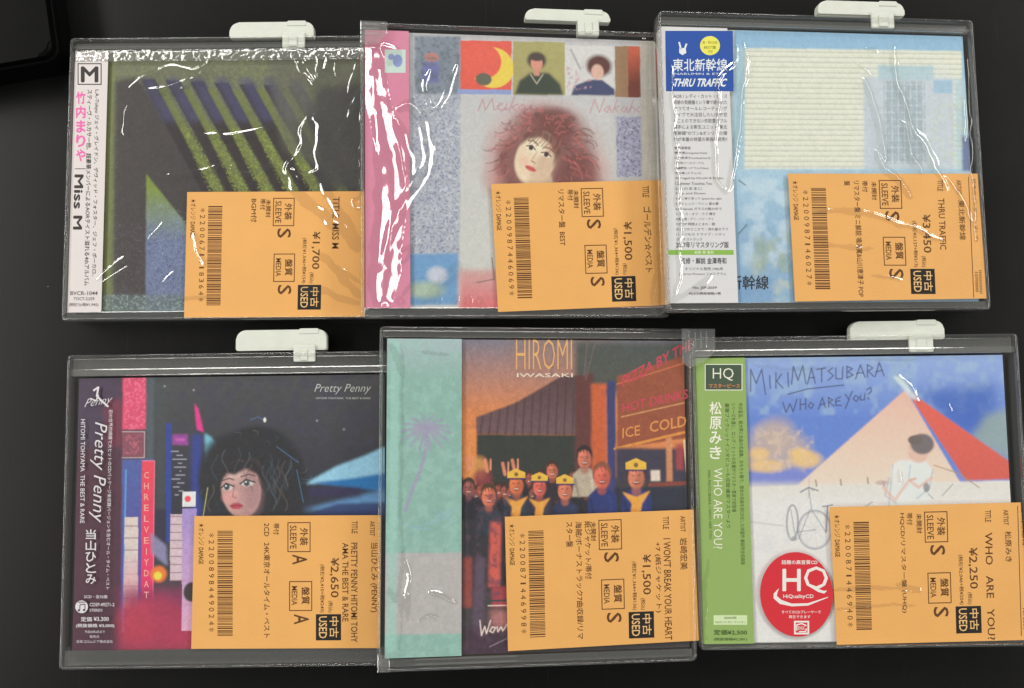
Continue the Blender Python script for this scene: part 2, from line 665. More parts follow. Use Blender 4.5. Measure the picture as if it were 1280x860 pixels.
def film(name, case, folds, parent, mat=None, cell=0.4, z=13.62, keep=0.035, seed=0, region=None, crinkle=None):
    """the wrapping where it stands off the case: folds = (photo polyline, half width mm, height mm)"""
    x0, y0, x1, y1 = region or (case.r[0] - 0.4, case.r[1] - 0.4, case.r[2] + 0.4, case.r[3] + 0.4)
    nx, ny = int((x1 - x0) / cell), int((y1 - y0) / cell)
    gx = np.linspace(x0, x1, nx)
    gy = np.linspace(y0, y1, ny)
    X, Y = np.meshgrid(gx, gy)
    wob0 = (vnoise(ny, nx, 14, seed + 5) - 0.5) * 2.0
    H = np.zeros_like(X)
    hv = 0.75 + 0.5 * vnoise(ny, nx, 9, seed + 9)
    for fd in folds:
        pts, sg, am = fd[:3]
        P = [case.l(*p) for p in pts]
        # smooth the polyline
        Q = [P[0]]
        n = len(P)
        for i in range(n - 1):
            p0, p1, p2, p3 = P[max(i - 1, 0)], P[i], P[i + 1], P[min(i + 2, n - 1)]
            for t in (0.25, 0.5, 0.75, 1.0):
                q = []
                for k in (0, 1):
                    a, b, c, d = p0[k], p1[k], p2[k], p3[k]
                    q.append(0.5 * (2 * b + (c - a) * t + (2 * a - 5 * b + 4 * c - d) * t * t + (3 * b - a - 3 * c + d) * t ** 3))
                Q.append(tuple(q))
        wob = wob0 * (.35 if len(fd) > 3 else 1)
        best = np.full(X.shape, 1e9)
        tt = np.zeros_like(X)
        m = len(Q) - 1
        for i in range(m):
            (ax, ay), (bx, by) = Q[i], Q[i + 1]
            dx, dy = bx - ax, by - ay
            L = dx * dx + dy * dy + 1e-9
            t = np.clip(((X + wob - ax) * dx + (Y + wob * 0.7 - ay) * dy) / L, 0, 1)
            d2 = (X + wob - ax - t * dx) ** 2 + (Y + wob * 0.7 - ay - t * dy) ** 2
            u = d2 < best
            best = np.where(u, d2, best)
            tt = np.where(u, (i + t) / m, tt)
        taper = np.clip(np.minimum(tt, 1 - tt) * 5 + 0.35, 0, 1)
        s_ = sg * 0.95 * (0.55 + 0.45 * taper)
        if len(fd) > 3:
            dd = np.sqrt(best) / s_
            u = 1 - np.clip(dd, 0, 1)
            h = am * (.6 + .4 * taper) * (np.sqrt((u + .22 * u * (1 - u)) ** 2 + .004) - .063) * (.96 + .08 * (hv - .75) * 2)
        else:
            h = am * FH * taper * np.exp(-best / (s_ * s_)) * hv
        H = np.where(H > h, H + .25 * h, h + .25 * H)
    if crinkle is not None:
        H = H + crinkle(X, Y, nx, ny)
    ok = H > keep
    V = np.stack([X * MM, Y * MM, (z + H - keep) * MM], -1).reshape(-1, 3)
    okf = ok[:-1, :-1] & ok[1:, :-1] & ok[:-1, 1:] & ok[1:, 1:]
    lab = np.zeros(okf.shape, int)
    comps = []
    for j0, i0 in zip(*np.nonzero(okf)):
        if lab[j0, i0]:
            continue
        k = len(comps) + 1
        st, cells = [(j0, i0)], []
        lab[j0, i0] = k
        while st:
            jj, ii = st.pop()
            cells.append(jj * nx + ii)
            for a, b in ((jj + 1, ii), (jj - 1, ii), (jj, ii + 1), (jj, ii - 1)):
                if 0 <= a < okf.shape[0] and 0 <= b < okf.shape[1] and okf[a, b] and not lab[a, b]:
                    lab[a, b] = k
                    st.append((a, b))
        comps.append(cells)
    for cells in comps:
        if len(cells) < 25:
            continue
        a = np.array(sorted(cells))
        F = np.stack([a, a + 1, a + 1 + nx, a + nx], 1)
        used = np.unique(F)
        rm = np.full(nx * ny, -1)
        rm[used] = np.arange(len(used))
        me = bpy.data.meshes.new(name)
        me.from_pydata(V[used].tolist(), [], rm[F].tolist())
        me.shade_smooth()
        obj(name, me, mat or M_FILM, parent)


# ------------------------------------------------------------------ the table and what lies at its corner
def build_table():
    m, t, b = nt('black_table_surface')
    tc = t.nodes.new('ShaderNodeTexCoord')
    n = t.nodes.new('ShaderNodeTexNoise')
    n.inputs['Scale'].default_value = 9
    n.inputs['Detail'].default_value = 6
    t.links.new(tc.outputs['Object'], n.inputs['Vector'])
    cr = t.nodes.new('ShaderNodeValToRGB')
    cr.color_ramp.elements[0].color = (0.004, 0.004, 0.004, 1)
    cr.color_ramp.elements[1].color = (0.008, 0.008, 0.0075, 1)
    t.links.new(n.outputs['Fac'], cr.inputs[0])
    t.links.new(cr.outputs[0], b.inputs['Base Color'])
    mr = t.nodes.new('ShaderNodeMapRange')
    mr.inputs['To Min'].default_value = 0.28
    mr.inputs['To Max'].default_value = 0.40
    t.links.new(n.outputs['Fac'], mr.inputs['Value'])
    t.links.new(mr.outputs['Result'], b.inputs['Roughness'])
    b.inputs['Specular IOR Level'].default_value = 0.23
    mp = t.nodes.new('ShaderNodeMapping')
    mp.inputs['Rotation'].default_value = (0, 0, R(28))
    mp.inputs['Scale'].default_value = (900, 18, 1)
    sn = t.nodes.new('ShaderNodeTexNoise')
    sn.inputs['Scale'].default_value = 1.0
    sn.inputs['Detail'].default_value = 2
    t.links.new(tc.outputs['Object'], mp.inputs['Vector'])
    t.links.new(mp.outputs[0], sn.inputs['Vector'])
    sr = t.nodes.new('ShaderNodeMapRange')
    sr.inputs['From Min'].default_value = 0.66
    sr.inputs['From Max'].default_value = 0.76
    sr.inputs['To Min'].default_value = 0.0
    sr.inputs['To Max'].default_value = 0.008
    t.links.new(sn.outputs['Fac'], sr.inputs['Value'])
    ad = t.nodes.new('ShaderNodeVectorMath')
    ad.operation = 'ADD'
    t.links.new(cr.outputs[0], ad.inputs[0])
    t.links.new(sr.outputs['Result'], ad.inputs[1])
    t.links.new(ad.outputs[0], b.inputs['Base Color'])
    n2 = t.nodes.new('ShaderNodeTexNoise')
    n2.inputs['Scale'].default_value = 1500
    t.links.new(tc.outputs['Object'], n2.inputs['Vector'])
    bp = t.nodes.new('ShaderNodeBump')
    bp.inputs['Strength'].default_value = 0.15
    bp.inputs['Distance'].default_value = 0.0003
    t.links.new(n2.outputs['Fac'], bp.inputs['Height'])
    t.links.new(bp.outputs['Normal'], b.inputs['Normal'])
    bm = bmesh.new()
    add_box(bm, -900, -700, -30, 900, 700, 0, 3, 3)
    o = obj('tabletop', bm_mesh('tabletop', bm), m)
    o['kind'] = 'structure'
    o['label'] = 'black satin table surface under the cases'
    # dark glossy tray reaching in at the corner of the table
    mt = plain('black_tray_gloss', (0.003, 0.003, 0.003), 0.35, 0.06, 0.1, 60, raw=True)
    def w(px, py, z):
        f = PW / 2 / math.tan(HFOV / 2)
        d = Matrix.Rotation(TILT, 3, 'X') @ Vector(((px - PW / 2) / f, (PH / 2 - py) / f, -1.0))
        k = (z * MM - CAM.z) / d.z
        p = CAM + d * k
        return p.x / MM, p.y / MM
    x1, y0 = w(66, 68, 22)
    bm = bmesh.new()
    out = rr_pts(0, 0, 150, 95, (2, 8, 7, 8), 8)
    add_prism(bm, out, 0, 22, 1.5, 3)
    body = bm_mesh('tray_body', bm, False)
    root = thing('black_tray', 'glossy black box with a rounded corner beside the upper left case', 'box', None,
                 Matrix.Translation((x1 * MM, y0 * MM, 0)) @ Matrix.Rotation(R(10), 4, 'Z') @ Matrix.Translation((-0.150, 0, 0)))
    obj('tray_body', body, mt, root)
    bm = bmesh.new()
    add_ring(bm, (-1.2, -1.2, 151.2, 96.2), 14, 18, 2.4, 8)
    obj('tray_rim', bm_mesh('tray_rim', bm, True), mt, root)


build_table()

# ------------------------------------------------------------------ the six places
C1 = Case(1, -0.1322, 0.0762, 0.58, 146.0, 132.6, 0)
C2 = Case(2, -0.0003, 0.0766, 0.9, 138.5, 133.5, 16)
C3 = Case(3, 0.1396, 0.081, 1.11, 150.5, 136.0, 16)
C4 = Case(4, -0.1265, -0.0747, 0.78, 147.5, 138.9, 0)
C5 = Case(5, 0.0098, -0.068, 0.2, 139.5, 147.0, 16)
C6 = Case(6, 0.1560, -0.0665, 0.7, 148.0, 138.5, 0)
C1.cdrect((89, 225), (462, 225), (270, 62), (270, 389))
C2.cdrect((458, 215), (827, 215), (640, 43), (645, 385))
C3.cdrect((833, 200), (1216, 200), (1020, 38), (1030, 378))
C4.cdrect((92, 640), (481, 640), (280, 470), (280, 812))
C5.cdrect((484, 620), (868, 620), (670, 424), (670, 817))
C6.cdrect((876, 620), (1266, 620), (1070, 445), (1075, 806))
CASES = [C1, C2, C3, C4, C5, C6]
for c in CASES:
    # keep the disc case inside the keeper walls
    m_ = 2.2
    r = c.r
    c.r = (max(r[0], -c.W / 2 + m_), max(r[1], -c.D / 2 + m_), min(r[2], c.W / 2 - m_), min(r[3], c.D / 2 - m_))
    pts = [(0, 0), (1000, 0), (0, 800), (1000, 800)]
    A = np.array([[p[0], p[1], 1] for p in pts])
    Bm = np.array([c.l(*p) for p in pts])
    Bm = np.stack([Bm[:, 0] - c.r[0], c.r[3] - Bm[:, 1]], 1)
    print('CASE', c.i, [round(v, 1) for v in c.r], 'W', c.W, 'D', c.D)


# ------------------------------------------------------------------ keepers
def keeper(c, label, tab, lug=None):
    root = thing('keeper_case', label, 'keeper case', 'clear security keepers round the disc cases', c.mat)
    W, D = c.W / 2, c.D / 2
    bm = bmesh.new()
    add_ring(bm, (-W, -D, W, D), 0, T, 1.3, 2.2)
    obj('outer_wall', bm_mesh('outer_wall', bm, True), M_KEEP, root)
    bm = bmesh.new()
    add_box(bm, -W + 1.4, -D + 1.4, 0.2, W - 1.4, D - 1.4, 1.4)
    obj('back_plate', bm_mesh('back_plate', bm), M_BACK, root)
    # locking channel along the upper edge
    yc = c.r[3] + 0.6
    gap = D - 1.4 - yc
    if gap > 1.5:
        bm = bmesh.new()
        add_box(bm, -W + 1.5, yc, 1.5, W - 1.5, D - 1.5, 12.2, 0.4)
        obj('lock_channel', bm_mesh('lock_channel', bm), M_CHAN, root)
        bm = bmesh.new()
        add_box(bm, -W + 1.5, yc + 0.1, 12.3, W - 1.5, yc + gap * 0.40, 14.4, 0.5)
        obj('lock_rail', bm_mesh('lock_rail', bm), M_KEEP, root)
    # narrow retaining lips
    bm = bmesh.new()
    lw = max(0.8, c.r[1] - (-D + 1.3) + 0.3)
    add_box(bm, -W + 1.4, -D + 1.3, 12.0, W - 1.4, -D + 1.3 + lw, 13.1, 0.3)
    obj('lower_lip', bm_mesh('lower_lip', bm), M_KEEP, root)
    # white sliding hanger tab
    x0, y0, x1, y1, sx0, sx1, sy1 = tab
    zt = 12.0
    a, b = c.l(x0, y0, zt), c.l(x1, y1, zt)
    bm = bmesh.new()
    add_prism(bm, rr_pts(a[0], b[1], b[0], a[1], (4.2, 3.6, 0.6, 0.6), 6), 8.2, zt, 0.7, 3)
    tb = obj('hanger_tab', bm_mesh('hanger_tab', bm, False), M_TAB, root)
    bm = bmesh.new()
    kx0 = b[0] - 12.5
    add_prism(bm, rr_pts(kx0, a[1] - 2.0, b[0] - 3.5, a[1] + 0.5, (0.8, 0.8, .4, .4), 4), 8.6, zt + .35, 0.3, 2)
    obj('ridge', bm_mesh('ridge', bm), M_TAB, tb)
    p, q = c.l(sx0, y1 - 3, 13), c.l(sx1, sy1, 13)
    bm = bmesh.new()
    add_prism(bm, rr_pts(p[0], q[1], q[0], p[1] + 1, 0.7, 3), 12.25 if gap > 1.5 else 9, 13.4, 0.4, 2)
    add_box(bm, p[0] + 3.2, q[1] + .6, 13.4, q[0] - 3.4, p[1] - 1.0, 14.0, 0.25)
    obj('tab_stem', bm_mesh('tab_stem', bm), M_TAB, root)
    if lug:
        side, lw_, lh = lug
        sgn = -1 if side == 'l' else 1
        xo = -W if side == 'l' else W
        ext = 0 if side == 'l' else 9.5
        bm = bmesh.new()
        pts = [(xo + sgn * ext, D), (xo - sgn * (lw_ - ext), D), (xo - sgn * (lw_ - ext), D - lh * .55), (xo - sgn * (lw_ * .62 - ext), D - lh), (xo + sgn * ext, D - lh)]
        if side == 'l':
            pts = pts[::-1]
        add_prism(bm, pts[::-1], T + .15, T + 1.7, 0.5, 2)
        bm.normal_update()
        bmesh.ops.recalc_face_normals(bm, faces=bm.faces)
        lo = obj('corner_lug', bm_mesh('corner_lug', bm), M_LUG, root)
        bm = bmesh.new()
        xa, xb = sorted((xo + sgn * (ext - 1.5), xo - sgn * (lw_ * .7 - ext)))
        for k in range(3):
            add_box(bm, xa, D - 2.2 - k * 2.2, T + 1.75, xb, D - 1.2 - k * 2.2, T + 2.2, .2, 1)
        obj('grip_ridge', bm_mesh('grip_ridge', bm), M_LUG, lo)
    return root


KG = 'clear keeper case with white tab round the '
keeper(C1, KG + 'disc reading Miss M', (287, 28, 392, 46, 353, 381, 60))
keeper(C2, KG + 'pink edged portrait disc', (656, 10, 763, 28, 722, 749, 45), ('l', 12.0, 10.5))
keeper(C3, KG + 'disc reading THRU TRAFFIC', (1022, 0, 1131, 20, 1089, 1118, 36))
keeper(C4, KG + 'dark disc reading Pretty Penny', (295, 413, 408, 437, 367, 394, 452))


def keeper5(c):
    root = thing('keeper_case', 'clear square keeper case without tab round the turquoise edged disc', 'keeper case', 'clear security keepers round the disc cases', c.mat)
    W, D = c.W / 2, c.D / 2
    bm = bmesh.new()
    add_ring(bm, (-W, -D, W, D), 0, T, 1.3, 2.2)
    obj('outer_wall', bm_mesh('outer_wall', bm, True), M_KEEP, root)
    bm = bmesh.new()
    add_box(bm, -W + 1.4, -D + 1.4, 0.2, W - 1.4, D - 1.4, 1.4)
    obj('back_plate', bm_mesh('back_plate', bm), M_BACK, root)
    bm = bmesh.new()
    add_box(bm, -W + 1.4, c.r[3] + .5, 1.5, W - 1.4, D - 1.4, 12.6, .4)
    obj('upper_bar', bm_mesh('upper_bar', bm), M_CHAN, root)
    bm = bmesh.new()
    add_box(bm, -W + 1.4, -D + 1.4, 1.5, W - 1.4, c.r[1] - .4, 12.6, .4)
    obj('lower_bar', bm_mesh('lower_bar', bm), M_CHAN, root)
    bm = bmesh.new()
    for yy in (-D + 2.0, -D + 4.0):
        add_box(bm, -W + 16, yy, 12.7, -W + 60, yy + .8, 13.2, .2, 1)
    obj('grip_ridge', bm_mesh('grip_ridge', bm), M_KEEP, root)
    bm = bmesh.new()
    pts = [(W + 11.0, D), (W - 4.5, D), (W - 4.5, D - 15.5), (W - 1.0, D - 18), (W + 5.5, D - 15), (W + 11.0, D - 10.5)]
    add_prism(bm, pts, T + .15, T + 1.7, .5, 2)
    bmesh.ops.recalc_face_normals(bm, faces=bm.faces)
    lo = obj('corner_lug', bm_mesh('corner_lug', bm), M_LUG, root)
    bm = bmesh.new()
    for k in range(3):
        add_box(bm, W + 1 + k * 2.6, D - 9, T + 1.75, W + 1.8 + k * 2.6, D - 1.5, T + 2.2, .2, 1)
    obj('grip_ridge', bm_mesh('grip_ridge', bm), M_LUG, lo)
    bm = bmesh.new()
    pts = [(-W + .2, -D + .2), (-W + 5.5, -D + .2), (-W + 5.5, -D + 5), (-W + 3.5, -D + 7.5), (-W + .2, -D + 7.5)]
    add_prism(bm, pts, T + .15, T + 1.2, .4, 2)
    bmesh.ops.recalc_face_normals(bm, faces=bm.faces)
    obj('corner_foot', bm_mesh('corner_foot', bm), M_KEEP, root)


keeper5(C5)
keeper(C6, KG + 'green edged disc', (1062, 402, 1181, 424, 1136, 1167, 440))


# ------------------------------------------------------------------ disc cases
def cd_root(c, label):
    return thing('cd_case', label, 'CD case', 'used CDs in keeper cases', c.mat)


ZP0, ZP1 = 11.3, 11.6      # cover sheet
ZL0, ZL1 = 11.75, 12.9     # lid
ZO = 13.1                  # strip
ZS = 13.35                 # price sticker


def body(c, root, mat=None, obi_inside=False):
    x0, y0, x1, y1 = c.r
    bm = bmesh.new()
    add_box(bm, x0 + .3, y0 + .3, 1.6, x1 - .3, y1 - .3, 11.2, .4)
    obj('case_tray', bm_mesh('case_tray', bm), mat or M_TRAY, root)
    bm = bmesh.new()
    add_box(bm, x0, y0, ZL0, x1, y1, ZL1, .35, 3)
    ld = obj('lid', bm_mesh('lid', bm, False), M_LID, root)
    return ld


BAR = [2, 1, 1, 2, 1, 3, 1, 1, 2, 1, 1, 3, 2, 1, 2, 2, 1, 1, 3, 1, 1, 2, 1, 1]


def sticker(c, root, q, d, label, fold=0.0):
    """q: photo box of the sticker x0,y0,x1,y1 ; d: what is printed ; sk: lean"""
    x0, y0, x1, y1 = q
    sk = d.get('sk', 0.0)       # rise of the right end, photo px
    a, b = c.l(x0, y0, ZS), c.l(x1, y0 - sk, ZS)
    e, f = c.l(x1, y1 - sk, ZS), c.l(x0 + d.get('lean', 2), y1, ZS)
    rot = math.atan2(b[1] - a[1], b[0] - a[0])
    # build square to the case, then turn about its upper left corner
    wd = math.hypot(b[0] - a[0], b[1] - a[1])
    ht = math.hypot(f[0] - a[0], f[1] - a[1])
    st = sheet('price_sticker', c, 0, -ht, wd, 0, ZS - 0.12, ZS, M_STICK, root, bend=fold, lift=0.0, label=label)
    Mst = Matrix.Translation((a[0] * MM, a[1] * MM, 0)) @ Matrix.Rotation(rot, 4, 'Z')
    st.matrix_local = Mst
    # printing positions are measured on the model sticker 3 and carried over
    S = (985.0, 217.0, 1222.0, 377.0)
    kx, ky = 1.0 * (d.get('w', 237.0)) / 237.0, (y1 - y0) / 160.0
    class PP(Print):
        pass
    ln = d.get('lean', 2)
    def conv(px, py):
        u, v = (px - S[0]) * kx, (py - S[1]) * ky
        return x0 + u + ln * (v / (y1 - y0)), y0 + v - sk * u / (x1 - x0)
    P = Print(c, ZS + .035)
    Wt = Print(c, ZS + .09)
    Bk = Print(c, ZS + .055)
    Bc = Print(c, ZS + .035)
    def tx(pr, s_, ax, ay, bx, by, mode='v', bold=0.0):
        v, fcs = glyphs(s_, bold)
        if not len(v):
            return
        lo, hi = v.min(0), v.max(0)
        uv = (v - lo) / np.maximum(hi - lo, 1e-6)
        # reads downwards: u -> y, v(up) -> +x
        L = np.array([c.l(*conv(X, Y), pr.z) for X, Y in ((ax, ay), (bx, ay), (bx, by), (ax, by))])
        u, vv = uv[:, :1], uv[:, 1:]
        P2 = L[0] * (1 - u) * (1 - vv) + L[1] * (1 - u) * vv + L[2] * u * vv + L[3] * u * (1 - vv)
        pr.add(P2, fcs, 4 if bold > .011 else 1)
    def rc(pr, ax, ay, bx, by):
        pr.add([c.l(*conv(X, Y), pr.z) for X, Y in ((ax, ay), (ax, by), (bx, by), (bx, ay))], [(0, 1, 2, 3)])
    def fr(ax, ay, bx, by, t=1.0):
        rc(P, ax, ay, bx, ay + t); rc(P, ax, by - t, bx, by)
        rc(P, ax, ay + t, ax + t, by - t); rc(P, bx - t, ay + t, bx, by - t)
    tx(P, '★オレンジ', 990, 226, 997, 252)
    tx(P, 'DAMAGE', 990, 255, 996, 275, bold=.02)
    num = d['num']
    n = len(num)
    for i, ch in enumerate(num):
        yy = 238 + (360 - 238) * i / n
        if ch == '1':
            tx(P, ch, 1002.5, yy + 1.2, 1009, yy + 3.2)
        else:
            tx(P, ch, 1002.5, yy, 1009, yy + 4.6)
    y = 235.0
    g = random.Random(sum(map(ord, num)))
    while y < 361:
        bwd = g.choice((0.9, 0.9, 1.7))
        rc(Bc, 1013, y, 1031.5, y + bwd)
        y += bwd + g.choice((0.8, 0.8, 1.5))
    # remarks
    for s_, ax, bx, ay, by in d['notes']:
        tx(P, s_, ax, ay, bx, by, bold=.012)
    fr(1098, 225, 1126, 261, 1.1)
    tx(P, '外装', 1113, 232, 1123, 253, bold=.02)
    tx(P, 'SLEEVE', 1101, 229, 1109, 257, bold=.01)
    fr(1100, 296, 1128, 332, 1.1)
    tx(P, '盤質', 1115, 303, 1125, 324, bold=.02)
    tx(P, 'MEDIA', 1103, 302, 1110, 325, bold=.01)
    tx(P, d['grade'], 1104, 264, 1122, 276, bold=.015)
    tx(P, d['grade'], 1106, 336, 1124, 348, bold=.015)
    if d['grade'] == 'S':
        tx(P, '未開封', 1088.5, 227, 1095, 250, bold=.015)
    tx(P, d['price'], 1149, 268, 1160.5, 316, bold=.012)
    tx(P, '(税込)', 1147, 320, 1153, 334, bold=.01)
    tx(P, d['tax'], 1137, 276, 1143, 334, bold=.01)
    rc(Bk, 1132.5, 336, 1163, 367.5)
    tx(Wt, '中古', 1149, 339, 1160, 364, bold=.012)
    tx(Wt, 'USED', 1136, 338.5, 1146, 365, bold=.015)
    for s_, ax, bx, ay, by in d['title']:
        if bx * 1.0 <= 985 + (x1 - x0) / kx + 1:
            tx(P, s_, ax, ay, bx, by, bold=.01)
    if d.get('head'):
        rc(P, 1210, 221, 1210.9, 372)
        tx(P, d['head'], 1214, 224, 1219.5, 224 + d.get('headlen', 50), bold=.01)
        tx(P, '1070000', 1213, 340, 1217, 365, bold=.01)
        yy = 338.0
        while yy < 368:
            rc(Bc, 1218.2, yy, 1221.5, yy + .9)
            yy += 2.0
    P.build('printed_text', M_INK, st)
    Bc.build('barcode', M_INK, st)
    Bk.build('used_stamp', M_BLACK, st)
    Wt.build('stamp_lettering', ink((226, 168, 96)), st)
    for o in st.children:
        o.matrix_parent_inverse = Mst.inverted()
    return st


def strip(c, root, x0, y0, x1, y1, mat, label=None, inside=False, name='side_strip', uv=None):
    """paper strip over the left edge of a case; photo box"""
    a, b = c.l(x0, (y0 + y1) / 2, ZO)[0], c.l(x1, (y0 + y1) / 2, ZO)[0]
    lx, ly0, _, ly1 = c.r
    return sheet(name, c, lx - (0 if inside else 0.1), ly0 + .1, b, ly1 - .1, ZO - .12, ZO, mat, root, bend=8, fold='l', label=label, uvrect=uv)


def cover(c, root, mat):
    x0, y0, x1, y1 = c.r
    return sheet('cover_print', c, x0 + .2, y0 + .2, x1 - .2, y1 - .2, ZP0, ZP1, mat, root, uvrect=c.r)


def seam(c, root, y_top, seed=1):
    """crinkled welded edge of the wrapping along the upper edge"""
    x0, y0, x1, y1 = c.r
    yb = c.l(270, y_top)[1] if False else y1 - 5.2
    def cr(X, Y, nx, ny):
        n = vnoise(ny, nx, 5, seed) * .9 + vnoise(ny, nx, 2.4, seed + 1) * .45
        e = np.clip((y1 - Y) * 1.2, 0, 1) * np.clip((Y - yb) * 1.5, 0, 1)
        return 0.04 + n * .55 * e
    return film('film_seam', c, [], root, M_SEAM, 0.35, 13.25, 0.03, seed, (x0 - .2, yb, x1 + .2, y1 + .2), cr)


G = dict(S='S')
# ---- 1 -----------------------------------------------------------------
c = C1
r1 = cd_root(c, 'CD with white side strip reading Miss M under crinkled film')
body(c, r1)
A = Art(c, (84, 88, 66))
A.gradv(box(125, 60, 470, 200), (112, 116, 92), (84, 86, 66), 62, 200)
A.speck(box(125, 60, 470, 390), (126, 136, 84), .7, 1.8, .48)
A.rect(127, 75, 140, 390, (118, 126, 72), .8, 1)
A.poly([(140, 100), (165, 95), (320, 250), (320, 390), (180, 390), (140, 380)], (60, 52, 56), .92, 3)
A.poly([(235, 235), (400, 225), (400, 390), (235, 390)], (56, 58, 58), .9, 3)
for i in range(7):
    x = 172 + i * 31
    A.poly([(x, 98 + i * 1.5), (x + 18, 98 + i * 1.5), (x + 130, 292), (x + 108, 296)], (46, 36, 40), .95, .8)
    A.poly([(x, 96), (x + 15, 96), (x + 48, 152), (x + 30, 152)], (70, 70, 108), .75, 4)
    A.poly([(x + 22, 110), (x + 31, 110), (x + 132, 285), (x + 118, 288)], (112, 122, 62), .85, .8)
    A.speck([(x + 50, 160), (x + 70, 160), (x + 140, 290), (x + 110, 290)], (140, 156, 66), .9, 1.4, .48)
A.poly([(330, 60), (470, 60), (470, 250), (352, 186)], (96, 98, 84), .7, 5)
A.poly([(395, 110), (470, 100), (470, 240), (400, 240), (382, 150)], (66, 66, 66), .9, 6)
A.gradv([(180, 218), (238, 290), (238, 390), (180, 390)], (126, 146, 56), (112, 126, 160), 232, 300, .95, 1)
A.speck([(182, 280), (238, 300), (238, 390), (182, 390)], (84, 92, 140), .8, 1.7, .5)
A.speck([(182, 250), (238, 270), (238, 390), (182, 390)], (150, 166, 190), .6, 1.5, .6)
A.rect(127, 368, 470, 390, (96, 110, 112), .8, 3)
A.speck(box(137, 280, 181, 368), (96, 84, 96), .7, 1.6, .55)
A.speck(box(127, 368, 240, 390), (150, 170, 170), .7, 2, .5)
A.grain(.12)
cover(c, r1, A.done('abstract_cover_print', (.78, .78, .8)))
ob = strip(c, r1, 90, 62, 131, 390, plain('white_strip_paper', (200, 192, 190), .45, .4, .03), 'white side strip with pink and black writing')
P = Print(c, ZO + .04); Q = Print(c, ZO + .04)
P.frame(97, 79, 127, 106, 1.2)
P.text('M', 101, 83, 123, 103, 'h', .03)
Q.text('竹内まりや', 95, 113, 107, 203, 's', .035)
P.text('L.A.-Tokyo ジェイ・グレイドン、デヴィッド・フォスター、ジェフ・ポーカロ、', 118, 112, 124.5, 345, 'v', .015, skew=-4)
P.text('スティーヴ・ルカサー他、超豪華メンバーによるAORテイスト溢れる4thアルバム', 109, 112, 115.5, 357, 'v', .015, skew=-4)
P.rect(93.5, 210.5, 107, 211.4)
P.text('Miss M', 93, 218, 104.5, 287, 'v', .03, skew=-2)
P.text('BVCR-1044', 88, 364, 122, 369, 'h', .01)
P.text('TOCT-2,039', 92, 371.5, 118, 376, 'h', .01)
P.text('(税抜価格¥1,942)', 86, 378.5, 123, 383.5, 'h', .01)
P.build('printed_text', ink((50, 46, 46)), ob)
Q.build('pink_lettering', ink((226, 84, 158)), ob)
seam(c, r1, 75, 3)
sticker(c, r1, (234, 240, 458, 397), dict(num='*2200671418364*', w=226, grade='S', price='¥1,700', tax='(税抜¥1,546+税¥154)', lean=-3, sk=1,
        notes=[('帯付', 1081, 1088, 226, 240), ('BGM付', 1069, 1077, 226, 256)],
        title=[('TITLE  MISS M', 1176, 1185, 224, 290)]), 'orange price sticker reading ¥1,700', 0)
film('film_fold', c, [
    ([(165, 108), (185, 94), (215, 84), (245, 88), (262, 78)], 1.1, 1.0),
    ([(180, 114), (215, 108), (250, 94), (262, 74)], 1.1, 1.0),
    ([(190, 118), (228, 112), (262, 90)], .9, .8),
    ([(158, 172), (154, 150), (163, 130)], .7, .6),
    ([(252, 168), (290, 170), (340, 158)], 1.3, 1.2),
    ([(205, 222), (240, 216), (276, 208)], 1.2, 1.0),
    ([(283, 209), (310, 217), (346, 204)], 1.2, 1.1),
    ([(388, 142), (380, 160), (377, 190), (358, 212), (372, 238), (405, 270), (448, 312)], 1.7, 1.8),
    ([(388, 142), (399, 155), (398, 200), (402, 225), (425, 270), (450, 308)], 1.7, 1.8),
    ([(360, 212), (380, 220), (400, 215)], 1.6, 1.6),
    ([(400, 318), (425, 345), (450, 372)], 1.1, 1.0),
    ([(404, 320), (450, 355)], 1.0, 1.0),
    ([(374, 360), (410, 366), (450, 380)], 1.3, 1.1),
    ([(452, 110), (440, 140), (424, 168)], 1.5, 1.4),
    ([(452, 120), (451, 200), (452, 262)], .8, .7),
    ([(449, 246), (441, 252), (444, 262), (452, 262)], .8, .8),
    ([(241, 292), (250, 315), (258, 332)], 1.2, 1.0),
    ([(122, 350), (150, 326), (162, 322)], 1.0, .9),
    ([(130, 352), (166, 330)], .7, .7),
    ([(203, 354), (216, 342), (231, 338)], .9, .8),
    ([(186, 298), (207, 277)], .9, .8),
    ([(200, 380), (235, 372), (262, 370)], .8, .7),
    ([(368, 76), (384, 96), (396, 106)], 1.0, 1.1),
    ([(380, 74), (392, 92), (400, 106)], .8, 1.0),
    ([(408, 66), (407, 90)], 1.3, 1.3),
    ([(394, 70), (404, 104)], .8, .9),
    ([(446, 78), (436, 118)], .9, .9),
    ([(418, 74), (424, 100)], .8, .8),
], r1, seed=11)

# ---- 2 -----------------------------------------------------------------
c = C2
r2 = cd_root(c, 'CD with pink side strip and portrait of curly red haired woman')
body(c, r2)
A = Art(c, (178, 174, 178))
A.gradv(box(455, 40, 830, 388), (176, 176, 180), (182, 184, 182), 100, 300)
A.rect(512, 45, 572, 378, (158, 164, 176), 1, 1)
A.speck(box(512, 120, 572, 318), (96, 98, 134), .75, 1.6, .5)
A.speck(box(512, 120, 572, 318), (196, 200, 206), .6, 2.2, .55)
A.rect(515, 46, 572, 118, (112, 122, 138), .9, 2)
A.rect(524, 78, 545, 104, (96, 100, 160), .8, 2)
A.ell(536, 72, 9, 6, (186, 112, 100), .7)
A.speck(box(515, 46, 572, 118), (88, 100, 104), .7, 4, .5)
A.rect(510, 316, 570, 378, (96, 142, 186), .95, 1.5)
A.ell(545, 342, 12, 10, (190, 190, 200), .8, .6)
A.ell(530, 360, 22, 10, (176, 186, 130), .6, .8)
A.gradv(box(572, 336, 830, 386), (184, 150, 148), (196, 108, 112), 336, 378, 1, 3)
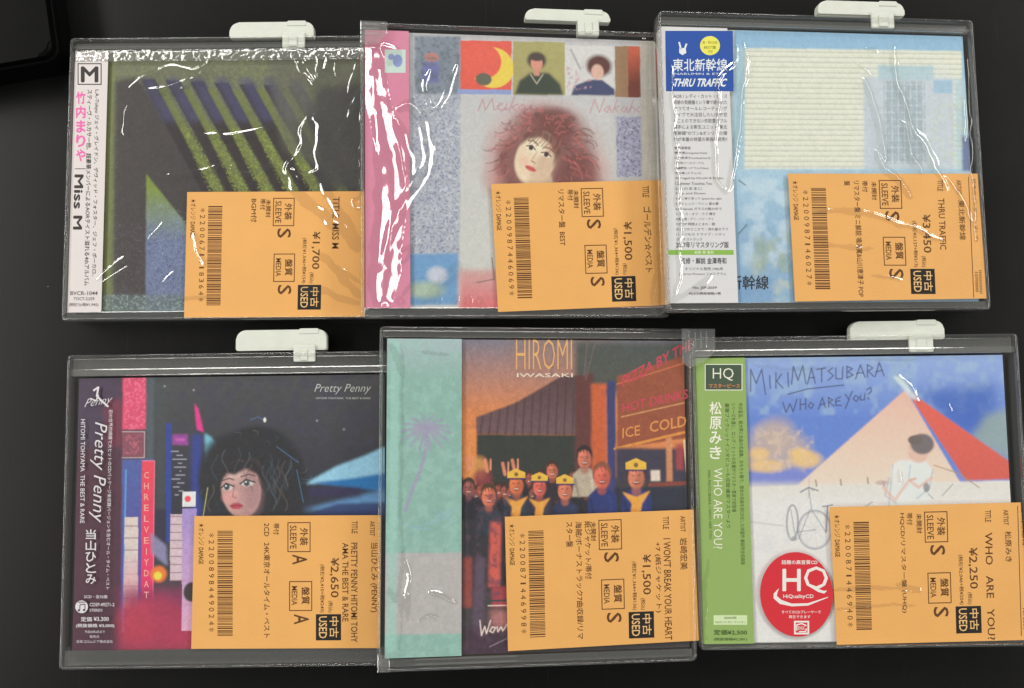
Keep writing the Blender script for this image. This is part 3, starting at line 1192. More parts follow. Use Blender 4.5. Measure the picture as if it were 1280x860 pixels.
# row of small pictures (generic)
A.rect(572, 50, 636, 112, (204, 84, 70), 1, .5)
A.ell(612, 84, 27, 26, (228, 186, 70), 1, .05)
A.ell(598, 76, 25, 23, (206, 88, 74), 1, .05)
A.ell(601, 99, 10, 8, (92, 92, 78), 1, .2)
A.rect(568, 112, 636, 118, (130, 144, 190), 1, .6)
A.rect(638, 50, 704, 118, (154, 148, 96), 1, .5)
A.poly([(640, 118), (646, 100), (660, 90), (684, 90), (698, 104), (702, 118)], (54, 62, 52), 1, 1.5)
A.ell(668, 74, 12, 11, (70, 60, 54), 1, .4)
A.rect(664, 84, 672, 94, (186, 130, 112), 1, 1)
A.ell(668, 78, 7.5, 9.5, (196, 134, 118), 1, .25)
A.ell(668, 70, 9, 5, (70, 60, 54), 1, .4)
A.line([(660, 92), (668, 104), (676, 92)], 1.6, (170, 168, 150), .8)
A.rect(704, 54, 768, 118, (190, 190, 190), 1, .5)
A.poly([(712, 118), (716, 106), (736, 98), (752, 98), (768, 110), (768, 118)], (60, 66, 100), 1, 1)
A.speck(box(706, 80, 740, 112), (182, 140, 156), .8, 3, .5)
A.ell(748, 80, 16, 14, (84, 48, 44), 1, .4)
A.ell(746, 88, 8, 10, (196, 160, 146), 1, .3)
A.line([(712, 60), (724, 84)], 3, (150, 150, 156), .8)
A.rect(769, 54, 786, 120, (148, 116, 88), 1, .5)
A.gradv(box(786, 54, 802, 120), (190, 90, 66), (112, 56, 46), 56, 100, 1, .6)
A.rect(802, 46, 830, 386, (190, 184, 176), .9, 1)
# portrait, a generic curly haired figure
for (x, y, a_, b_) in ((660, 178, 44, 42), (636, 206, 30, 40), (706, 200, 44, 46), (684, 152, 36, 24), (724, 222, 32, 30), (626, 226, 22, 20)):
    A.ell(x, y, a_, b_, (172, 104, 100), .5, .9)
for (x, y, a_, b_) in ((676, 164, 38, 28), (704, 196, 34, 50), (638, 206, 20, 34), (720, 224, 26, 34), (690, 150, 26, 16)):
    A.ell(x, y, a_, b_, (104, 60, 58), .75, .6)
g = random.Random(5)
def curls(n, r0, r1, cx0, cy0, cols, w0, al):
    for k in range(n):
        an = g.uniform(0, 6.28)
        rr = g.uniform(r0, r1)
        x, y = cx0 + rr * 1.12 * math.cos(an), cy0 + rr * math.sin(an)
        if y > 242 or ((x - 664) / 30) ** 2 + ((y - 204) / 36) ** 2 < 1:
            continue
        ph, sp, le = g.uniform(0, 6.28), g.uniform(.5, .9), g.randint(7, 13)
        dx, dy = math.cos(an) * 1.7 + g.uniform(-.6, .6), math.sin(an) * 1.4 + 1.1
        A.line([(x + dx * t + 2.6 * math.cos(ph + t * sp), y + dy * t + 2.2 * math.sin(ph + t * sp)) for t in range(le)], w0, g.choice(cols), al, 1)
curls(130, 22, 52, 676, 186, [(150, 74, 74), (112, 58, 58), (74, 46, 48), (186, 100, 98), (132, 76, 70)], 1.8, .45)
FC = (667, 198)
def fr_(u, v, an=24):
    a_ = R(an)
    return (FC[0] + u * math.cos(a_) - v * math.sin(a_), FC[1] + u * math.sin(a_) + v * math.cos(a_))
A.ell(*fr_(0, 0), 25, 35, (208, 190, 166), 1, .12, 24)
A.ell(*fr_(14, 4), 12, 26, (176, 142, 122), .55, .9, 24)
A.ell(*fr_(-6, -14), 12, 10, (222, 210, 188), .6, .9, 24)
A.ell(*fr_(-12, 10), 7, 6, (214, 160, 142), .45, .9, 24)
A.poly([(655, 228), (664, 214), (684, 212), (690, 240), (652, 240)], (196, 172, 148), .8, 2)
for u, w_ in ((-11, 6), (10, 6.5)):
    A.ell(*fr_(u, -9), w_, 2.9, (226, 214, 200), .8, .5, 24)
    A.ell(*fr_(u, -9), 2.9, 2.9, (62, 42, 42), 1, .4)
    A.line([fr_(u - w_, -9), fr_(u, -12.4), fr_(u + w_, -9)], 1.7, (66, 44, 42), .9)
    A.line([fr_(u - w_, -16), fr_(u, -18.5), fr_(u + w_ + 1, -16)], 2.0, (104, 70, 60), .8, 1.2)
A.line([fr_(-2, -8), fr_(-4, 5), fr_(0, 6)], 1.3, (168, 128, 110), .7, 1.2)
A.line([fr_(-4, 6), fr_(2, 6.5)], 1.3, (140, 96, 86), .7)
A.ell(*fr_(-1, 15), 7, 3.2, (188, 78, 82), .95, .4, 24)
A.line([fr_(-8, 15), fr_(6, 15)], .9, (120, 44, 52), .8)
A.poly([fr_(-26, -4), fr_(-24, -24), fr_(-8, -36), fr_(12, -34), fr_(26, -20), fr_(25, 4), fr_(20, -12), fr_(8, -24), fr_(-6, -26), fr_(-18, -18)], (98, 58, 54), .9, 1.6)
curls(60, 30, 50, 680, 190, [(176, 104, 98), (90, 50, 50), (140, 78, 74)], 1.2, .55)
for k in range(14):
    u = -20 + k * 3
    A.line([fr_(u, -34), fr_(u + 2, -26), fr_(u - 1, -19 + (k % 3) * 3)], 1.2, g.choice([(110, 64, 58), (150, 88, 78), (84, 50, 48)]), .7)
A.rect(770, 145, 802, 222, (152, 152, 176), .95, 1)
A.speck(box(770, 145, 802, 222), (88, 84, 122), .8, 1.8, .5)
A.speck(box(770, 145, 802, 222), (200, 200, 214), .7, 2, .6)
A.line([(593, 352), (615, 348), (612, 322)], 1.4, (90, 84, 84), .7)
A.grain(.06)
# handwriting in the print
A.lines([[(594, 139), (600, 124), (603, 138), (612, 123), (614, 138), (619, 136)], [(620, 133), (625, 130), (622, 128), (618, 134), (624, 139), (628, 135)], [(630, 130), (628, 138), (632, 136)],
         [(640, 120), (633, 139)], [(644, 130), (636, 134), (643, 139)], [(650, 130), (645, 135), (650, 139), (654, 133), (650, 130)]], 1.3, (170, 120, 128), .85)
A.lines([[(736, 141), (742, 123), (748, 140), (755, 121)], [(760, 132), (754, 136), (758, 140), (762, 132), (763, 140)], [(772, 122), (765, 140)], [(774, 131), (768, 135), (773, 140)],
         [(781, 132), (776, 136), (780, 140), (784, 132), (784, 140)], [(793, 122), (786, 140), (791, 132), (794, 135), (793, 140)], [(800, 132), (796, 137), (800, 139)]], 1.3, (176, 128, 138), .85)
cover(c, r2, A.done('portrait_cover_print'))
ob = strip(c, r2, 458, 43, 512, 385, plain('pink_strip_paper', (196, 118, 144), .4, .4, .05), 'pink side strip with a small square picture')
P = Print(c, ZO + .04)
P.rect(481, 62, 507, 91)
P.build('picture_patch', ink((178, 196, 188)), ob)
P = Print(c, ZO + .08)
P.poly([(497 + 6 * math.cos(t), 76 + 8 * math.sin(t)) for t in np.linspace(0, 6.28, 14)[:-1]])
P.poly([(489 + 4 * math.cos(t), 71 + 4 * math.sin(t)) for t in np.linspace(0, 6.28, 12)[:-1]])
P.build('picture_patch', ink((126, 142, 190)), ob)
sticker(c, r2, (614, 230, 827, 390), dict(num='*2200987446069*', w=234, grade='S', price='¥1,500', tax='(税抜¥1,364+税¥136)', lean=6, sk=5,
        notes=[('帯付', 1081, 1088, 226, 240), ('リマスター盤  BEST', 1069, 1077, 226, 296)],
        title=[('TITLE', 1176, 1184, 224, 238), ('ゴールデン☆ベスト', 1176, 1186, 250, 332)]), 'orange price sticker reading ¥1,500, folded over the right edge', 8)
film('film_fold', c, [
    ([(466, 62), (470, 110), (484, 180), (492, 240), (486, 320), (482, 372)], 6.4, 2.75, 't'),
    ([(474, 60), (494, 66), (488, 78)], 2.2, 1.6),
    ([(500, 136), (512, 132), (528, 150), (536, 190), (530, 215), (500, 262), (480, 318)], 3.4, 1.45, 't'),
    ([(496, 150), (510, 190), (514, 220)], 3.4, 1.45, 't'),
    ([(537, 88), (531, 108), (541, 136), (556, 122), (571, 82)], 2.0, .86, 't'),
    ([(560, 56), (552, 84), (546, 96)], .9, .9),
    ([(498, 318), (508, 310), (518, 308), (506, 326), (498, 330)], .9, .8),
    ([(528, 376), (550, 350), (574, 328), (572, 344), (544, 366), (530, 382)], 1.0, 1.0),
    ([(505, 368), (518, 348)], .9, .7),
] + [([(x - 4, 382), (x - 3, 373), (x + 2, 371), (x + 3, 378), (x - 1, 382)], .7, .7) for x in (476, 502, 526, 547, 568, 586, 601)] + [
    ([(806, 50), (805, 110), (807, 170), (806, 222)], 2.6, 1.1, 't'),
    ([(817, 50), (816, 150), (818, 300), (824, 384)], 1.5, .62, 't'),
    ([(468, 100), (474, 220), (468, 340), (470, 378)], 1.6, 1.4),
    ([(820, 340), (818, 384)], 1.4, 1.2),
], r2, seed=23)

# ---- 3 -----------------------------------------------------------------
c = C3
r3 = cd_root(c, 'CD with blue headed white strip reading THRU TRAFFIC and a pale boarded house')
body(c, r3)
A = Art(c, (176, 186, 186))
A.gradv(box(915, 38, 1235, 380), (128, 166, 196), (144, 182, 210), 40, 90)
A.rect(928, 60, 1205, 215, (200, 204, 192), 1, 1)
y = 64.0
while y < 214:
    A.line([(928, y), (1205, y)], 1.1, (168, 170, 162), .8, .8)
    A.line([(928, y + 2.5), (1205, y + 2.5)], 1.1, (216, 218, 208), .5, .8)
    y += 6.6
A.rect(916, 60, 928, 215, (156, 182, 196), .9, 1.5)
A.rect(1078, 95, 1194, 214, (172, 182, 196), .95, 2)
A.rect(1096, 80, 1168, 98, (142, 176, 190), .9, 2)
A.rect(1104, 100, 1156, 205, (128, 148, 164), .9, 1.5)
for x in range(1106, 1156, 8):
    A.line([(x, 100), (x, 205)], 1.5, (196, 204, 210), .6)
for yy in range(104, 205, 9):
    A.line([(1104, yy), (1156, yy)], 1.3, (190, 198, 204), .5)
A.speck(box(1104, 100, 1156, 205), (104, 122, 140), .5, 3, .5)
A.rect(1078, 80, 1194, 214, (190, 200, 206), .3, 6)
A.rect(1168, 98, 1192, 115, (136, 172, 198), .8, 1)
A.rect(1196, 96, 1212, 214, (160, 186, 200), .8, 2)
A.speck(box(1160, 120, 1215, 214), (176, 190, 176), .5, 6, .5)
A.gradv(box(916, 212, 1235, 380), (150, 182, 204), (126, 160, 190), 215, 300, 1, 2)
A.speck(box(926, 215, 1235, 330), (182, 200, 214), .6, 16, .4, 5)
A.speck(box(940, 296, 1235, 340), (140, 156, 140), .7, 14, .35, 6)
A.speck(box(940, 325, 1235, 376), (180, 184, 168), .6, 13, .4, 6)
A.rect(916, 345, 966, 376, (106, 142, 184), .7, 3)
A.rect(1204, 170, 1216, 215, (70, 78, 130), .8, 2)
A.line([(922, 226), (930, 232)], 1.6, (70, 70, 70), .7)
A.line([(922, 292), (932, 281)], 1.6, (70, 70, 70), .7)
A.grain(.06)
cv = cover(c, r3, A.done('boarded_house_cover_print'))
P = Print(c, ZP1 + .03)
P.text('新幹線', 911, 344, 961, 362, 'h', .02)
P.build('printed_text', ink((40, 42, 48)), cv)
ob = strip(c, r3, 833, 38, 916, 378, plain('grey_white_strip_paper', (196, 196, 196), .42, .4, .03), 'white side strip with a blue head')
P = Print(c, ZO + .035); P.rect(831.5, 38.5, 916, 114, 1.0); P.build('blue_head', ink((28, 74, 156)), ob)
P = Print(c, ZO + .07)
P.poly([(887.5 + 12.5 * math.cos(t), 57 + 12 * math.sin(t)) for t in np.linspace(0, 6.283, 28)[:-1]])
P.build('yellow_roundel', ink((214, 208, 52)), ob)
P = Print(c, ZO + .10)
P.text('祝・初CD化', 878, 51, 897, 55); P.text('BEST盤', 880, 57, 895, 61); P.text('付', 885, 62.5, 891, 66.5)
P.build('printed_text', ink((96, 104, 30)), ob)
P = Print(c, ZO + .07)
P.poly([(849, 60), (857, 60), (858, 66), (853, 69), (849, 66)])
P.stroke([(851, 61), (849, 53)], 2.2); P.stroke([(856, 61), (858, 55)], 2.2)
P.text('東北新幹線', 841, 73, 909, 89, 'h', .01)
P.text('NARUMIN & ETSU', 843, 91, 908, 93.6, 'h', 0)
P.text('THRU TRAFFIC', 842, 98, 908, 108.5, 'h', .035, shear=.3)
P.build('white_lettering', ink((206, 212, 222)), ob)
P = Print(c, ZO + .04)
JP = ['AOR / レディ・カット・ダンス', '奇跡の発掘盤という噂で語られた', 'かつてオールレコーディング', 'ライヴで大注目したいまや世', 'ることのできない先取音のフル',
      '選手による新生ユニット"東北', '新幹線"のワン&オンリーの傑', '作が本盤の待望の単独再発売!!']
for i, s_ in enumerate(JP):
    P.text(s_, 842, 117.5 + i * 7.7, 909, 122.8 + i * 7.7, 'h', .006)
L2 = [('参加演奏者', 20), ('鳴海寛(vo/guitar/key)', 40), ('山川恵津子(vo/keyboard)', 44), ('岡沢茂(ベース/コーラス)', 36), ('渡嘉敷祐一(ドラムス/bass)', 42), ('市原康 (ドラムス)', 33),
      ('Arranged by Hiroshi & Etsuko', 60), ('1.Summer Touches You', 46), ('2.心のままに', 34), ('3.Up and Down', 38), ('4.月に寄り添って Spend the night', 58), ('5.ストレンジ・ワイン 愛の夢', 54),
      ('6.Cinderella ガラスの靴の中で', 58), ('7.バース・オブ・ラブ 輝き', 50), ('8.影と風・デイ・バイ・デイ', 48), ('9.STOP 時間よとまれ・歌', 50), ('10.いつかどこかで・流れ星の下で', 66), ('11.いつもの ドライブ・シティ', 62), ('ボーナストラック', 34)]
for i, (s_, w_) in enumerate(L2):
    yy = 183 + i * 6.35
    P.text(s_, 843 + i * .15, yy, 843 + w_ * 1.02, yy + 3.7, 'h', .004)
P.text('2017年リマスタリング版', 845, 302, 911, 310, 'h', .02)
P.text('監修・解説 金澤寿和', 851, 322, 908, 330, 'h', .02)
P.text('オリジナル発売 1982年', 856, 334, 904, 338, 'h', .005)
P.text('(Warner-Pioneer) フォノグラム', 849, 340.5, 908, 344.5, 'h', .002)
P.text('No. JSP-2039', 866, 358, 896, 362, 'h', .02)
P.text('¥2,315(税抜価格)+税', 861, 365, 901, 369, 'h', .02)
P.build('printed_text', ink((66, 66, 72)), ob)
P = Print(c, ZO + .035); P.rect(834.5, 312.5, 917, 318.5, 0); P.build('green_band', ink((122, 168, 54)), ob)
P = Print(c, ZO + .07); P.text('紙製 帯 復刻', 868, 313.6, 892, 317.4, 'h', .02); P.build('white_lettering', ink((200, 216, 170)), ob)
sticker(c, r3, (985, 217, 1222, 377), dict(num='*2200987146027*', w=237, grade='S', price='¥3,450', tax='(税抜¥3,137+税¥313)', lean=7, sk=0, head='日本のインディーズ(-ズ)', headlen=78,
        notes=[('帯付', 1077, 1084, 226, 240), ('リマスター盤 ミニ解説 鳴海寛&山川恵津子 POP', 1066, 1074, 226, 371), ('盤', 1055, 1062, 226, 232)],
        title=[('TITLE', 1171, 1178, 225, 239), ('THRU TRAFFIC', 1171, 1179, 248, 312), ('ARTIST', 1195, 1201, 225, 243), ('東北新幹線', 1196, 1204, 250, 300)]), 'orange price sticker reading ¥3,450', 0)
film('film_fold', c, [
    ([(921, 58), (916, 80), (899, 100), (896, 150), (893, 205), (899, 232), (906, 239), (914, 226), (920, 180), (926, 120), (933, 80), (929, 52)], 1.2, 1.4),
    ([(832, 72), (838, 95), (841, 150), (846, 230), (848, 330), (842, 382)], 1.1, 1.2),
    ([(838, 378), (860, 365), (892, 342)], 1.0, .9),
    ([(868, 366), (878, 358), (890, 342)], 1.0, .9),
    ([(1118, 60), (1118, 90), (1136, 150), (1160, 190), (1182, 236)], 1.6, 1.5),
    ([(1095, 190), (1104, 210), (1122, 226), (1136, 246)], 2.8, 1.2, 't'),
    ([(1130, 155), (1136, 190), (1150, 214)], 3.2, 1.36, 't'),
    ([(1080, 100), (1096, 150), (1106, 200)], 2.8, 1.15, 't'),
    ([(1070, 80), (1088, 94)], .9, .8),
    ([(1082, 60), (1096, 66)], .9, .7),
    ([(1024, 265), (1065, 264), (1120, 278), (1176, 300)], 1.2, 1.0),
    ([(1028, 304), (1060, 309), (1090, 311)], .9, .8),
    ([(1086, 345), (1130, 350)], .8, .6),
    ([(1156, 200), (1190, 232), (1220, 290)], .9, .7),
    ([(1204, 128), (1206, 175)], 1.0, 1.1),
    ([(1209, 50), (1213, 200), (1218, 300)], .9, .9),
], r3, seed=37)

# ---- 4 -----------------------------------------------------------------
c = C4
r4 = cd_root(c, 'dark CD of neon city picture reading Pretty Penny down its side')
body(c, r4)
A = Art(c, (52, 53, 60))
A.gradv(box(85, 465, 490, 660), (66, 66, 70), (40, 42, 56), 470, 620)
A.speck(box(180, 465, 490, 560), (58, 56, 74), .6, 12, .45)
A.poly([(88, 468), (186, 468), (186, 815), (88, 815)], (72, 44, 62), 1, 2)
A.rect(88, 560, 150, 815, (70, 32, 52), .9, 6)
A.rect(88, 470, 150, 560, (56, 48, 74), .7, 8)
A.rect(128, 500, 152, 560, (110, 40, 62), .8, 4)
A.rect(150, 470, 180, 538, (198, 66, 104), 1, .8)
A.speck(box(152, 472, 180, 538), (232, 110, 140), .8, 2.4, .5)
A.rect(180, 470, 190, 600, (70, 84, 92), .9, 2)
A.rect(150, 541, 177, 573, (120, 66, 84), 1, .5)
A.lines([[(150, 541), (178, 541), (178, 574), (150, 574)]], 1.3, (176, 160, 164), .9)
A.speck(box(152, 545, 174, 570), (180, 90, 110), .8, 2.4, .5)
A.gradv(box(150, 576, 190, 780), (70, 86, 150), (80, 60, 150), 580, 740, 1, 1)
A.line([(155, 590), (153, 790)], 2.2, (74, 150, 206), .8)
A.rect(192, 470, 206, 640, (62, 68, 72), .7, 3)
A.rect(205, 530, 212, 680, (36, 60, 150), .9, 1)
A.rect(238, 545, 250, 660, (42, 60, 150), .8, 3)
A.rect(187, 640, 206, 700, (40, 38, 60), 1, 1)
A.rect(154, 649, 171, 762, (196, 182, 180), 1, .6)
for i in range(7):
    A.line([(154, 660 + i * 15), (171, 660 + i * 15)], 1.2, (120, 84, 110), .8)
A.gradv(box(154, 700, 171, 765), (196, 170, 176), (196, 60, 100), 700, 765, .7, 1)
A.rect(211, 645, 226, 728, (190, 170, 180), 1, .6)
for i in range(9):
    A.line([(211, 648 + i * 10), (226, 648 + i * 10)], 1.3, (130, 84, 110), .8)
A.gradv(box(175, 578, 191, 764), (212, 60, 84), (206, 36, 100), 580, 760, 1, .6)
A.lines([[(175, 578), (191, 578), (190, 764), (174, 764)]], .9, (236, 130, 160), .8)
A.rect(213, 544, 233, 558, (134, 60, 140), 1, 1)
A.rect(217, 549, 229, 553, (196, 90, 180), .6, 1)
for k in range(12):
    A.line([(212 + (k * 7) % 12, 566 + k * 5), (221 + (k * 5) % 11, 566 + k * 5)], 1.4, (172, 172, 190), .7)
A.poly([(241, 505), (246, 512), (253, 542), (244, 538)], (206, 44, 130), 1, 1)
A.poly([(254, 543), (262, 548), (272, 561), (256, 584)], (110, 176, 200), 1, 1.5)
A.poly([(186, 668), (206, 684), (208, 710), (188, 694)], (128, 124, 160), .9, 1.5)
A.ell(197, 720, 10, 10, (214, 110, 40), 1, .4)
A.ell(196, 722, 5, 5, (240, 200, 60), 1, .5)
A.gradv(box(150, 738, 245, 812), (130, 40, 84), (160, 40, 76), 740, 800, .9, 8)
A.poly([(150, 764), (200, 745), (245, 780), (245, 812), (150, 812)], (160, 44, 76), .7, 6)
A.ell(170, 778, 22, 22, (172, 48, 66), .5, .8)
A.rect(226, 617, 243, 636, (206, 206, 214), 1, .5)
A.ell(233, 626, 4, 4, (220, 70, 80), 1, .4)
A.gradv(box(226, 638, 244, 790), (150, 130, 190), (196, 150, 180), 640, 780, 1, .6)
A.ell(238, 742, 10, 12, (52, 46, 50), 1, .2)
# wings of light on the right
A.poly([(378, 608), (420, 585), (455, 572), (490, 556), (490, 600), (440, 604), (400, 606)], (132, 180, 208), 1, 2)
A.poly([(390, 606), (440, 600), (490, 592), (490, 618), (440, 612)], (24, 104, 166), 1, 2)
A.poly([(378, 640), (440, 624), (490, 612), (490, 640)], (90, 140, 190), .9, 3)
A.rect(384, 612, 450, 622, (46, 40, 80), .8, 3)
A.poly([(384, 645), (420, 632), (490, 630), (490, 650)], (36, 50, 100), .9, 2)
# generic dark haired figure
for (x, y, a_, b_) in ((318, 590, 56, 46), (280, 600, 34, 50), (350, 610, 34, 44), (320, 560, 40, 26)):
    A.ell(x, y, a_, b_, (34, 36, 42), .95, .25)
g = random.Random(8)
for k in range(120):
    an = g.uniform(0, 6.28)
    rr = g.uniform(30, 58)
    x, y = 318 + rr * 1.15 * math.cos(an), 600 + rr * math.sin(an)
    if y > 646:
        continue
    A.line([(x + 7 * math.cos(t / 2 + an), y + 5 * math.sin(t / 2.2 + an)) for t in range(0, 8, 2)], 1.1, g.choice([(40, 44, 52), (70, 96, 116), (30, 30, 34), (100, 90, 80), (52, 60, 64)]), .6)
for (x, y, a_, b_) in ((268, 600, 20, 34), (300, 566, 44, 24), (352, 600, 26, 46), (336, 628, 34, 26)):
    A.ell(x, y, a_, b_, (36, 36, 42), .9, .4)
A.ell(300, 614, 25, 36, (178, 140, 138), 1, .1, -8)
A.ell(314, 616, 13, 30, (140, 104, 112), .6, .9)
A.ell(286, 624, 9, 7, (206, 140, 140), .6, .9)
A.ell(292, 594, 10, 8, (196, 168, 162), .6, .9)
for ex, ey, w_ in ((308, 606, 8), (283, 611, 6.5)):
    A.ell(ex, ey, w_, 4.2, (196, 190, 190), .9, .4)
    A.ell(ex - 1, ey, 3.6, 4.0, (50, 60, 68), 1, .4)
    A.ell(ex - 2, ey - 1.4, 1.1, 1.1, (230, 230, 230), .9, .5)
    A.line([(ex - w_ - 1, ey + 1), (ex - 2, ey - 4.6), (ex + w_ + 1, ey - 1)], 2.0, (40, 32, 38), .95)
    A.line([(ex - w_, ey - 8), (ex + 2, ey - 11), (ex + w_ + 1, ey - 9)], 1.8, (60, 44, 48), .8)
A.line([(292, 608), (289, 623), (294, 625)], 1.3, (136, 92, 96), .8)
A.ell(294, 635, 8, 4, (166, 58, 76), .95, .4)
A.line([(286, 635), (302, 634)], 1, (90, 30, 44), .8)
A.poly([(270, 612), (274, 588), (292, 576), (318, 578), (334, 600), (330, 618), (322, 596), (306, 588), (292, 596), (282, 594)], (38, 34, 40), 1, 1.5)
for k in range(46):
    x = 262 + g.uniform(0, 106)
    y = 560 + g.uniform(0, 50)
    if 276 < x < 322 and y > 585:
        continue
    ph = g.uniform(0, 6)
    A.line([(x + 4 * math.sin(ph + t * .6), y + t * 3.6) for t in range(10)], 1.3, g.choice([(58, 72, 84), (30, 30, 34), (84, 92, 96), (46, 50, 60), (96, 84, 76)]), .6, 1)
A.line([(258, 612), (252, 650)], 1.2, (196, 190, 120), .7)
A.lines([[(330, 528), (322, 522), (312, 526)], [(345, 560), (372, 580)], [(370, 590), (378, 630)]], 1.2, (70, 110, 150), .7)
A.ell(330, 526, 1.8, 3, (220, 220, 210), .9, .5)
for x, y in ((396, 527), (430, 538), (240, 488), (203, 483)):
    A.ell(x, y, 1.4, 1.4, (150, 150, 160), .7, .6)
A.grain(.10)
cv = cover(c, r4, A.done('neon_city_cover_print'))
P = Print(c, ZP1 + .03)
for i, ch in enumerate('CHRELVEIYDAT'):
    P.text(ch, 180, 590 + i * 13.6, 186, 598 + i * 13.6, 'h', .01)
P.build('red_lettering', ink((240, 150, 140)), cv)
P = Print(c, ZP1 + .03)
P.text('Pretty Penny', 394, 480, 463, 493, 'h', -.008, shear=.35)
P.text('HITOMI TOHYAMA  THE BEST & RARE', 395, 496.5, 463, 499, 'h', .0)
P.build('printed_text', ink((176, 178, 176)), cv)
P = Print(c, ZL1 + .03)
P.stroke([(117, 488), (123, 484), (121, 495), (128, 502), (135, 508)], 2.4)
P.stroke([(123, 494), (120, 501), (113, 498)], 1.6)
P.text('Penny', 107, 499, 139, 512, 'h', -.01, shear=.5, skew=-5)
P.text('Pretty Penny', 114, 529, 134, 652, 'v', -.004, shear=.32, skew=-3)
P.text('当山ひとみ', 107, 661, 120, 731, 's', .014)
P.text('HITOMI TOHYAMA  THE BEST & RARE', 101, 524, 106.5, 654, 'v', .004, skew=-1)
P.text('初の世界的規模で大ヒットのCDパッケージ未収録バージョンを含むオール・タイム・ベスト', 136, 512, 141, 737, 'v', .004, skew=-4)
P.text('2CD・全32曲', 105, 743.5, 134, 748, 'h', .01)
P.text('¥3,300', 117, 771, 136, 777, 'h', .02); P.text('定価', 101, 771, 115, 777, 'h', .02)
P.text('(税抜価格 ¥3,000)', 95, 779.5, 143, 785, 'h', .02)
P.text('CDSP-49271-2', 112, 753.5, 143, 758, 'h', .01)
P.text('STEREO', 112, 761, 128, 764.5, 'h', .01)
P.text('平成30年6月まで', 106, 788, 131, 791.5, 'h', .0)
P.text('発売元', 112, 794, 124, 797.5, 'h', .0)
P.text('日本コロムビア株式会社', 96, 800, 141, 803.8, 'h', .0)
P.poly([(102 + 8 * math.cos(t), 758.5 + 8 * math.sin(t)) for t in np.linspace(0, 6.283, 24)[:-1]])
st_ = P.build('white_lettering', ink((196, 192, 196)), r4)
P = Print(c, ZL1 + .07)
P.poly([(98.5 + 1.6 * math.cos(t), 763 + 1.3 * math.sin(t)) for t in np.linspace(0, 6.283, 12)[:-1]])
P.poly([(105 + 1.6 * math.cos(t), 762.5 + 1.3 * math.sin(t)) for t in np.linspace(0, 6.283, 12)[:-1]])
P.stroke([(99.6, 763), (100, 756), (106.2, 755.4), (106.2, 762)], 1.0)
P.text('DENON', 97.5, 751.7, 106.5, 754, 'h', .02)
P.build('note_emblem', ink((70, 32, 50)), r4)
sticker(c, r4, (243, 645, 476, 811), dict(num='*2200898449024*', w=244, grade='A', price='¥2,650', tax='(税抜¥2,410+税¥240)', lean=0, sk=1,
        notes=[('帯付', 1081, 1088, 226, 240), ('2CD   24K東京オールタイム・ベスト', 1069, 1077, 226, 364)],
        title=[('TITLE', 1176, 1183, 224, 239), ('PRETTY PENNY HITOMI TOHY', 1175, 1183, 250, 370), ('AMA THE BEST & RARE', 1164.5, 1172, 250, 345), ('ARTIST', 1198, 1204, 224, 242), ('当山ひとみ (PENNY)', 1198, 1208, 250, 334)]), 'orange price sticker reading ¥2,650', 0)

# ---- 5 -----------------------------------------------------------------
c = C5
r5 = cd_root(c, 'square CD sleeve with turquoise strip and orange picture of a crowd by a food stand')
body(c, r5, plain('card_edge', (150, 120, 96), .6, .3))
A = Art(c, (60, 56, 58))
A.gradv(box(560, 420, 880, 600), (112, 112, 128), (198, 122, 72), 424, 520, 1, 2)
A.rect(640, 420, 760, 470, (150, 108, 88), .4, 14)
A.gradv([(592, 524), (640, 506), (700, 470), (722, 470), (722, 545), (592, 545)], (84, 58, 62), (104, 78, 84), 480, 545, 1, 1.2)
for i in range(12):
    x = 600 + i * 10.5
    A.line([(x, 524 - i * 4.6), (x - 3, 545)], 2.6, (62, 50, 54), .6, 2)
A.rect(592, 545, 740, 660, (48, 52, 48), 1, 2)
A.rect(577, 540, 592, 620, (206, 128, 70), 1, 1)
A.poly([(716, 425), (880, 425), (880, 470), (716, 500)], (66, 74, 70), .95, 4)
A.poly([(716, 470), (740, 466), (740, 640), (716, 640)], (92, 52, 50), 1, 1.5)
A.rect(737, 480, 757, 640, (184, 88, 48), 1, 1.5)
A.rect(757, 476, 768, 640, (54, 58, 106), 1, 1.2)
A.poly([(770, 470), (864, 440), (864, 548), (770, 562)], (140, 74, 50), 1, 1)
A.poly([(864, 425), (880, 425), (880, 660), (864, 660)], (140, 126, 110), .9, 1)
A.line([(767, 563), (862, 540)], 3.4, (204, 132, 58), 1)
A.line([(770, 480), (862, 450)], 1.6, (200, 110, 70), .7)
A.line([(776, 522), (862, 502)], 1.8, (206, 150, 100), .7)
A.lines([[(690, 428), (686, 470)], [(732, 428), (728, 470)], [(742, 428), (730, 474)]], 2, (110, 92, 92), .6)
A.rect(768, 562, 866, 604, (58, 54, 72), 1, 1.5)
A.rect(833, 548, 841, 604, (196, 132, 90), .9, 1)
A.rect(846, 556, 856, 590, (160, 62, 66), .8, 1.5)
A.line([(857, 552), (860, 592)], 3, (220, 196, 160), .9)
A.line([(812, 609), (866, 606)], 5, (126, 62, 54), 1)
A.rect(813, 590, 825, 604, (206, 190, 180), 1, .8)
A.rect(766, 612, 880, 660, (40, 44, 60), 1, 2)
A.rect(577, 620, 640, 740, (46, 44, 50), 1, 2)
g = random.Random(9)


